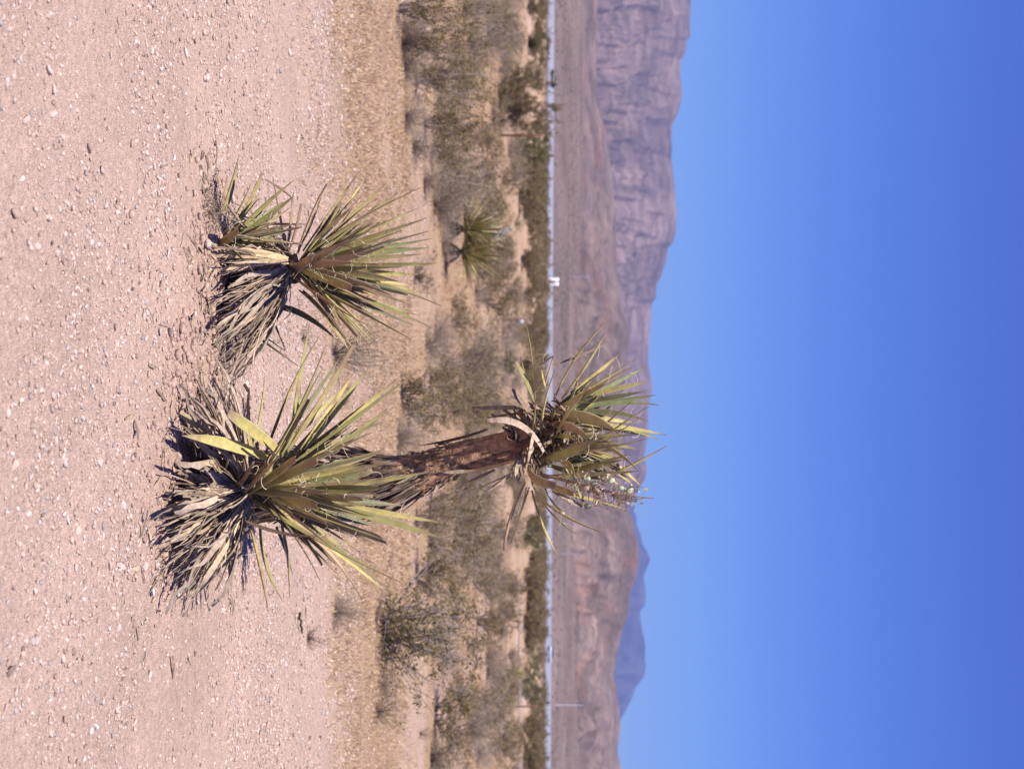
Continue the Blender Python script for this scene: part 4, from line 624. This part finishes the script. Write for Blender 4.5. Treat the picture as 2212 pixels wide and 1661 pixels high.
# ---- far yuccas
def far_yucca(base, heads, label, dead=None):
    b = G(*base); D = b[1]; Y = empty('yucca', (b[0], b[1], b[2]), label, 'yucca', 'yuccas'); mb = MB(); sk = MB()
    for hv, hy, Lr, n in heads:
        hp = P(hv, hy, D); L0 = Lr/F*D
        tube(sk, [b+np.array([(hp[0]-b[0])*.5, 0, -.03]), (b+hp)/2+np.array([(hp[0]-b[0])*.25, 0, 0]), hp], [.06, .05, .04], (.16, .11, .08), 8)
        for _ in range(n):
            az = rnd.uniform(0, 6.283); el = math.radians(rnd.uniform(0, 85)); d = np.array([math.cos(az)*math.cos(el), math.sin(az)*math.cos(el), math.sin(el)]); p1 = hp+d*L0*rnd.uniform(.7, 1.05)
            blade(mb, hp+d*.04, (hp+p1)/2+np.array([0, 0, .03]), p1, .030, np.array([0, 0, 1.0])+rs.randn(3)*.1, GREEN[rnd.choice('ggyyGo')], fold=.5, nseg=4)
        for _ in range(n):
            az = rnd.uniform(0, 6.283); d = np.array([math.cos(az), math.sin(az), -1.2]); p1 = hp+nrm(d)*min(L0*.8, (hp[2]-b[2])*1.0); blade(sk, hp, (hp+p1)/2+np.array([math.cos(az), math.sin(az), 0])*.06, p1, .03, d*0+np.array([math.cos(az), math.sin(az), .5]), np.array([.27, .20, .15])*rnd.uniform(.5, 1.2), nseg=4)
    mb.obj('leaf_rosette', M_leaf, Y); sk.obj('dead_leaf_skirt', M_dry, Y)
    if dead:
        st = MB(); p = [P(*a, D) for a in dead]; tube(st, p, np.linspace(.02, .008, len(p)), (.5, .46, .45), 5)
        for k in range(16):
            q = p[1]+(p[-1]-p[1])*rnd.random(); e = q+nrm(rs.randn(3)+np.array([0, 0, .4]))*rnd.uniform(.08, .2); tube(st, [q, (q+e)/2+rs.randn(3)*.01, e], [.008, .006, .004], (.5, .46, .45), 3)
        st.obj('flower_stalk', M_twig, Y)
far_yucca((962, 520), [(1002, 494, 104, 150), (998, 546, 94, 130)], 'two-headed yucca standing in the scrub beyond the knee-high one', [(1030, 520), (1070, 512), (1105, 492)])
far_yucca((1092, 1453), [(1106, 1453, 36, 50)], 'small far yucca ball near the bottom edge before the road')

# ------------------------------------------------------------------ posts, sign, poles, cars
def tpost(v0, y0, v1, label, tag_white=False):
    p = G(v0, y0); h = (v1-v0)/F*p[1]; o = empty('fence_post', p, label, 'fence post', 'rusty posts of the old fence'); mb = MB(); c = (.17, .055, .04)
    def box(x0, x1, ya, yb, z0, z1): mb.add([(p[0]+x, p[1]+y, p[2]+z) for x in (x0, x1) for y in (ya, yb) for z in (z0, z1)], [(0, 1, 3, 2), (4, 6, 7, 5), (0, 4, 5, 1), (2, 3, 7, 6), (0, 2, 6, 4), (1, 5, 7, 3)], c=c)
    box(-.03, .03, -.004, .003, -.3, h); box(-.003, .003, .0032, .035, -.3, h)
    for k in range(12): box(-.012, .012, -.012, -.0042, .15+k*(h-.2)/12, .18+k*(h-.2)/12)
    mb.obj('post', M_metal, o)
    if tag_white:
        w = MB(); z = p[2]+h-.03
        w.add([(p[0]+.01+x, p[1]-.02+y, z-.17+q) for x in (0, .11) for y in (0, .012) for q in (0, .2)], [(0, 1, 3, 2), (4, 6, 7, 5), (0, 4, 5, 1), (2, 3, 7, 6), (0, 2, 6, 4), (1, 5, 7, 3)], c=(.45, .44, .46)); w.obj('marker_tag', M_metal, o)
tpost(1080, 293, 1176, 'rusty steel fence post beside the tallest dark creosote bush')
tpost(1085, 690, 1131, 'rusty steel fence post carrying a small white tag', True)
tpost(1103, 1525, 1161, 'rusty steel fence post nearest the bottom edge of the photo')
def sign():
    D = 90; b = P(1140, 608, D); gzv = gz(b[0], D); o = empty('road_sign', (b[0], D, gzv), 'white sign panel seen from behind on a rusty red post', 'sign'); top = P(1206, 609.5, D)
    mb = MB(); pt = MB(); lo = P(1183.5, 600, D); hi = P(1207, 617.5, D); x0, x1, z0, z1 = lo[0], hi[0], lo[2], hi[2]; r = .05; ring = []
    for cx, cz, a0 in ((x1-r, z1-r, 0), (x0+r, z1-r, 90), (x0+r, z0+r, 180), (x1-r, z0+r, 270)):
        for k in range(5): a = math.radians(a0+k*22.5); ring.append((cx+r*math.cos(a), cz+r*math.sin(a)))
    n = len(ring); v = [(x, D, z) for x, z in ring]+[(x, D+.006, z) for x, z in ring]+[((x0+x1)/2, D, (z0+z1)/2), ((x0+x1)/2, D+.006, (z0+z1)/2)]
    v = [(x, yy+(z-z0)*.14+.004, z) for x, yy, z in v]
    mb.add(v, [(i, i+n, (i+1) % n+n, (i+1) % n) for i in range(n)], [(i, (i+1) % n, 2*n) for i in range(n)]+[((i+1) % n+n, i+n, 2*n+1) for i in range(n)], c=(.9, .9, .92)); mb.obj('panel', M_metal, o)
    xc = (x0+x1)/2
    for (xa, xb, ya, yb) in ((-.055, .055, -.012, -.004), (-.012, .012, -.05, -.0125)):
        pt.add([(xc+x, D+y, z) for x in (xa, xb) for y in (ya, yb) for z in (gzv-.3, z1+.01)], [(0, 1, 3, 2), (4, 6, 7, 5), (0, 4, 5, 1), (2, 3, 7, 6), (0, 2, 6, 4), (1, 5, 7, 3)], c=(.17, .045, .035))
    pt.obj('post', M_metal, o)
sign()
def pole(v0, v1, y, D, r, col, label):
    a = P(v0, y, D); b = P(v1, y, D); g = gz(a[0], a[1]); o = empty('utility_pole', (a[0], a[1], g), label, 'pole', 'pale poles beyond the road'); mb = MB(); tube(mb, [(a[0], a[1], g-.5), (a[0], a[1], (g+b[2])/2), (a[0], a[1], b[2])], [r, r*.85, r*.7], col, 10); mb.obj('shaft', M_metal, o)
    c = MB(); tube(c, [(a[0], a[1], b[2]), (a[0], a[1], b[2]+.12), (a[0], a[1], b[2]+.16)], [r*.9, r*.9, .01], col, 10); c.obj('cap', M_metal, o)
pole(1196, 1258, 1522, 402, .13, (.80, .80, .85), 'pale grey pole beyond the road near the bottom edge, the clearest of the poles')
pole(1232, 1272, 598, 640, .24, (.50, .48, .50), 'faint pole on the slope behind the white sign')
pole(1218, 1252, 1196, 470, .18, (.50, .48, .50), 'faint short pole on the slope below the tall yucca crown')
def car(y, col, facing, label, D=352.0, suv=True):
    p = P(1183, y, D); g = gz(p[0], D)+.07; o = empty('car', (p[0], D, g), label, 'car'); f = facing
    def sect(prof, w, name, m, c):        # side profile extruded across the car, pulled in towards the top
        mb = MB(); n = len(prof); vs = []
        for sy in (-1, -.86, .86, 1):
            for (x, z) in prof:
                k = 1-.16*max(0, z-.95)/.6; vs.append((p[0]+f*x*(1 if abs(sy) < .9 else .985), D+sy*w/2*k, g+z-(.03 if abs(sy) > .9 and z > .5 else 0)))
        q = [(s*n+i, s*n+(i+1) % n, (s+1)*n+(i+1) % n, (s+1)*n+i) for s in range(3) for i in range(n)]
        cx = [np.mean([v for v in vs[:n]], axis=0), np.mean(vs[3*n:], axis=0)]; vs += [tuple(k) for k in cx]
        t = [(i, 4*n, (i+1) % n) for i in range(n)]+[(3*n+i, 3*n+(i+1) % n, 4*n+1) for i in range(n)]
        mb.add(vs, q, t, c=c); return mb.obj(name, m, o, smooth=False)
    sect([(-2.15, .35), (-2.2, .75), (-2.1, 1.0), (-1.0, 1.04), (.95, .98), (1.9, .88), (2.2, .68), (2.18, .34), (1.75, .26), (-1.8, .26)], 1.82, 'body', M_paint, col)
    sect([(-1.95, 1.02), (-1.55, 1.48), (-1.1, 1.56), (.05, 1.55), (.5, 1.42), (1.02, 1.0)], 1.62, 'window', M_glass, (.02, .02, .03))
    sect([(-1.58, 1.49), (-1.1, 1.575), (.05, 1.565), (.46, 1.45), (.05, 1.60), (-1.1, 1.61)], 1.5, 'roof', M_paint, col)
    for x in (-1.35, 1.38):
        for s in (-1, 1):
            w = MB(); a = np.linspace(0, 2*math.pi, 18, endpoint=False); yy = D+s*.80
            for (rr, dy) in ((.20, .11), (.33, .11), (.33, -.11), (.20, -.11)): w.add([(p[0]+f*x+rr*math.cos(k), yy+dy, g+.33+rr*math.sin(k)) for k in a], c=(.02, .02, .02))
            q = [(r*18+i, r*18+(i+1) % 18, (r+1)*18+(i+1) % 18, (r+1)*18+i) for r in range(3) for i in range(18)]
            w.q.append(np.array(q)); wo_ = w.obj('wheel', M_tyre, o)
            rim = MB(); rim.add([(p[0]+f*x+.2*math.cos(k), yy+s*.10, g+.33+.2*math.sin(k)) for k in a]+[(p[0]+f*x, yy+s*.115, g+.33)], t=[(i, (i+1) % 18, 18) for i in range(18)], c=(.55, .55, .58)); rim.obj('rim', M_paint, wo_)
    for s in (-1, 1):
        h = MB(); h.add([(p[0]+f*2.2+dx*f, D+s*.62+dy, g+.66+dz) for dx in (-.05, .015) for dy in (-.14, .14) for dz in (0, .12)], [(0, 1, 3, 2), (4, 6, 7, 5), (0, 4, 5, 1), (2, 3, 7, 6), (0, 2, 6, 4), (1, 5, 7, 3)], c=(.8, .8, .8)); h.obj('headlight', M_paint, o)
car(171, (.012, .012, .016), -1, 'dark car on the road near the top edge of the photo')
car(1412, (.55, .56, .60), 1, 'dark car on the road near the bottom edge, its sun glint painted as a pale body')  # sun glint on a dark car, painted as a pale body colour
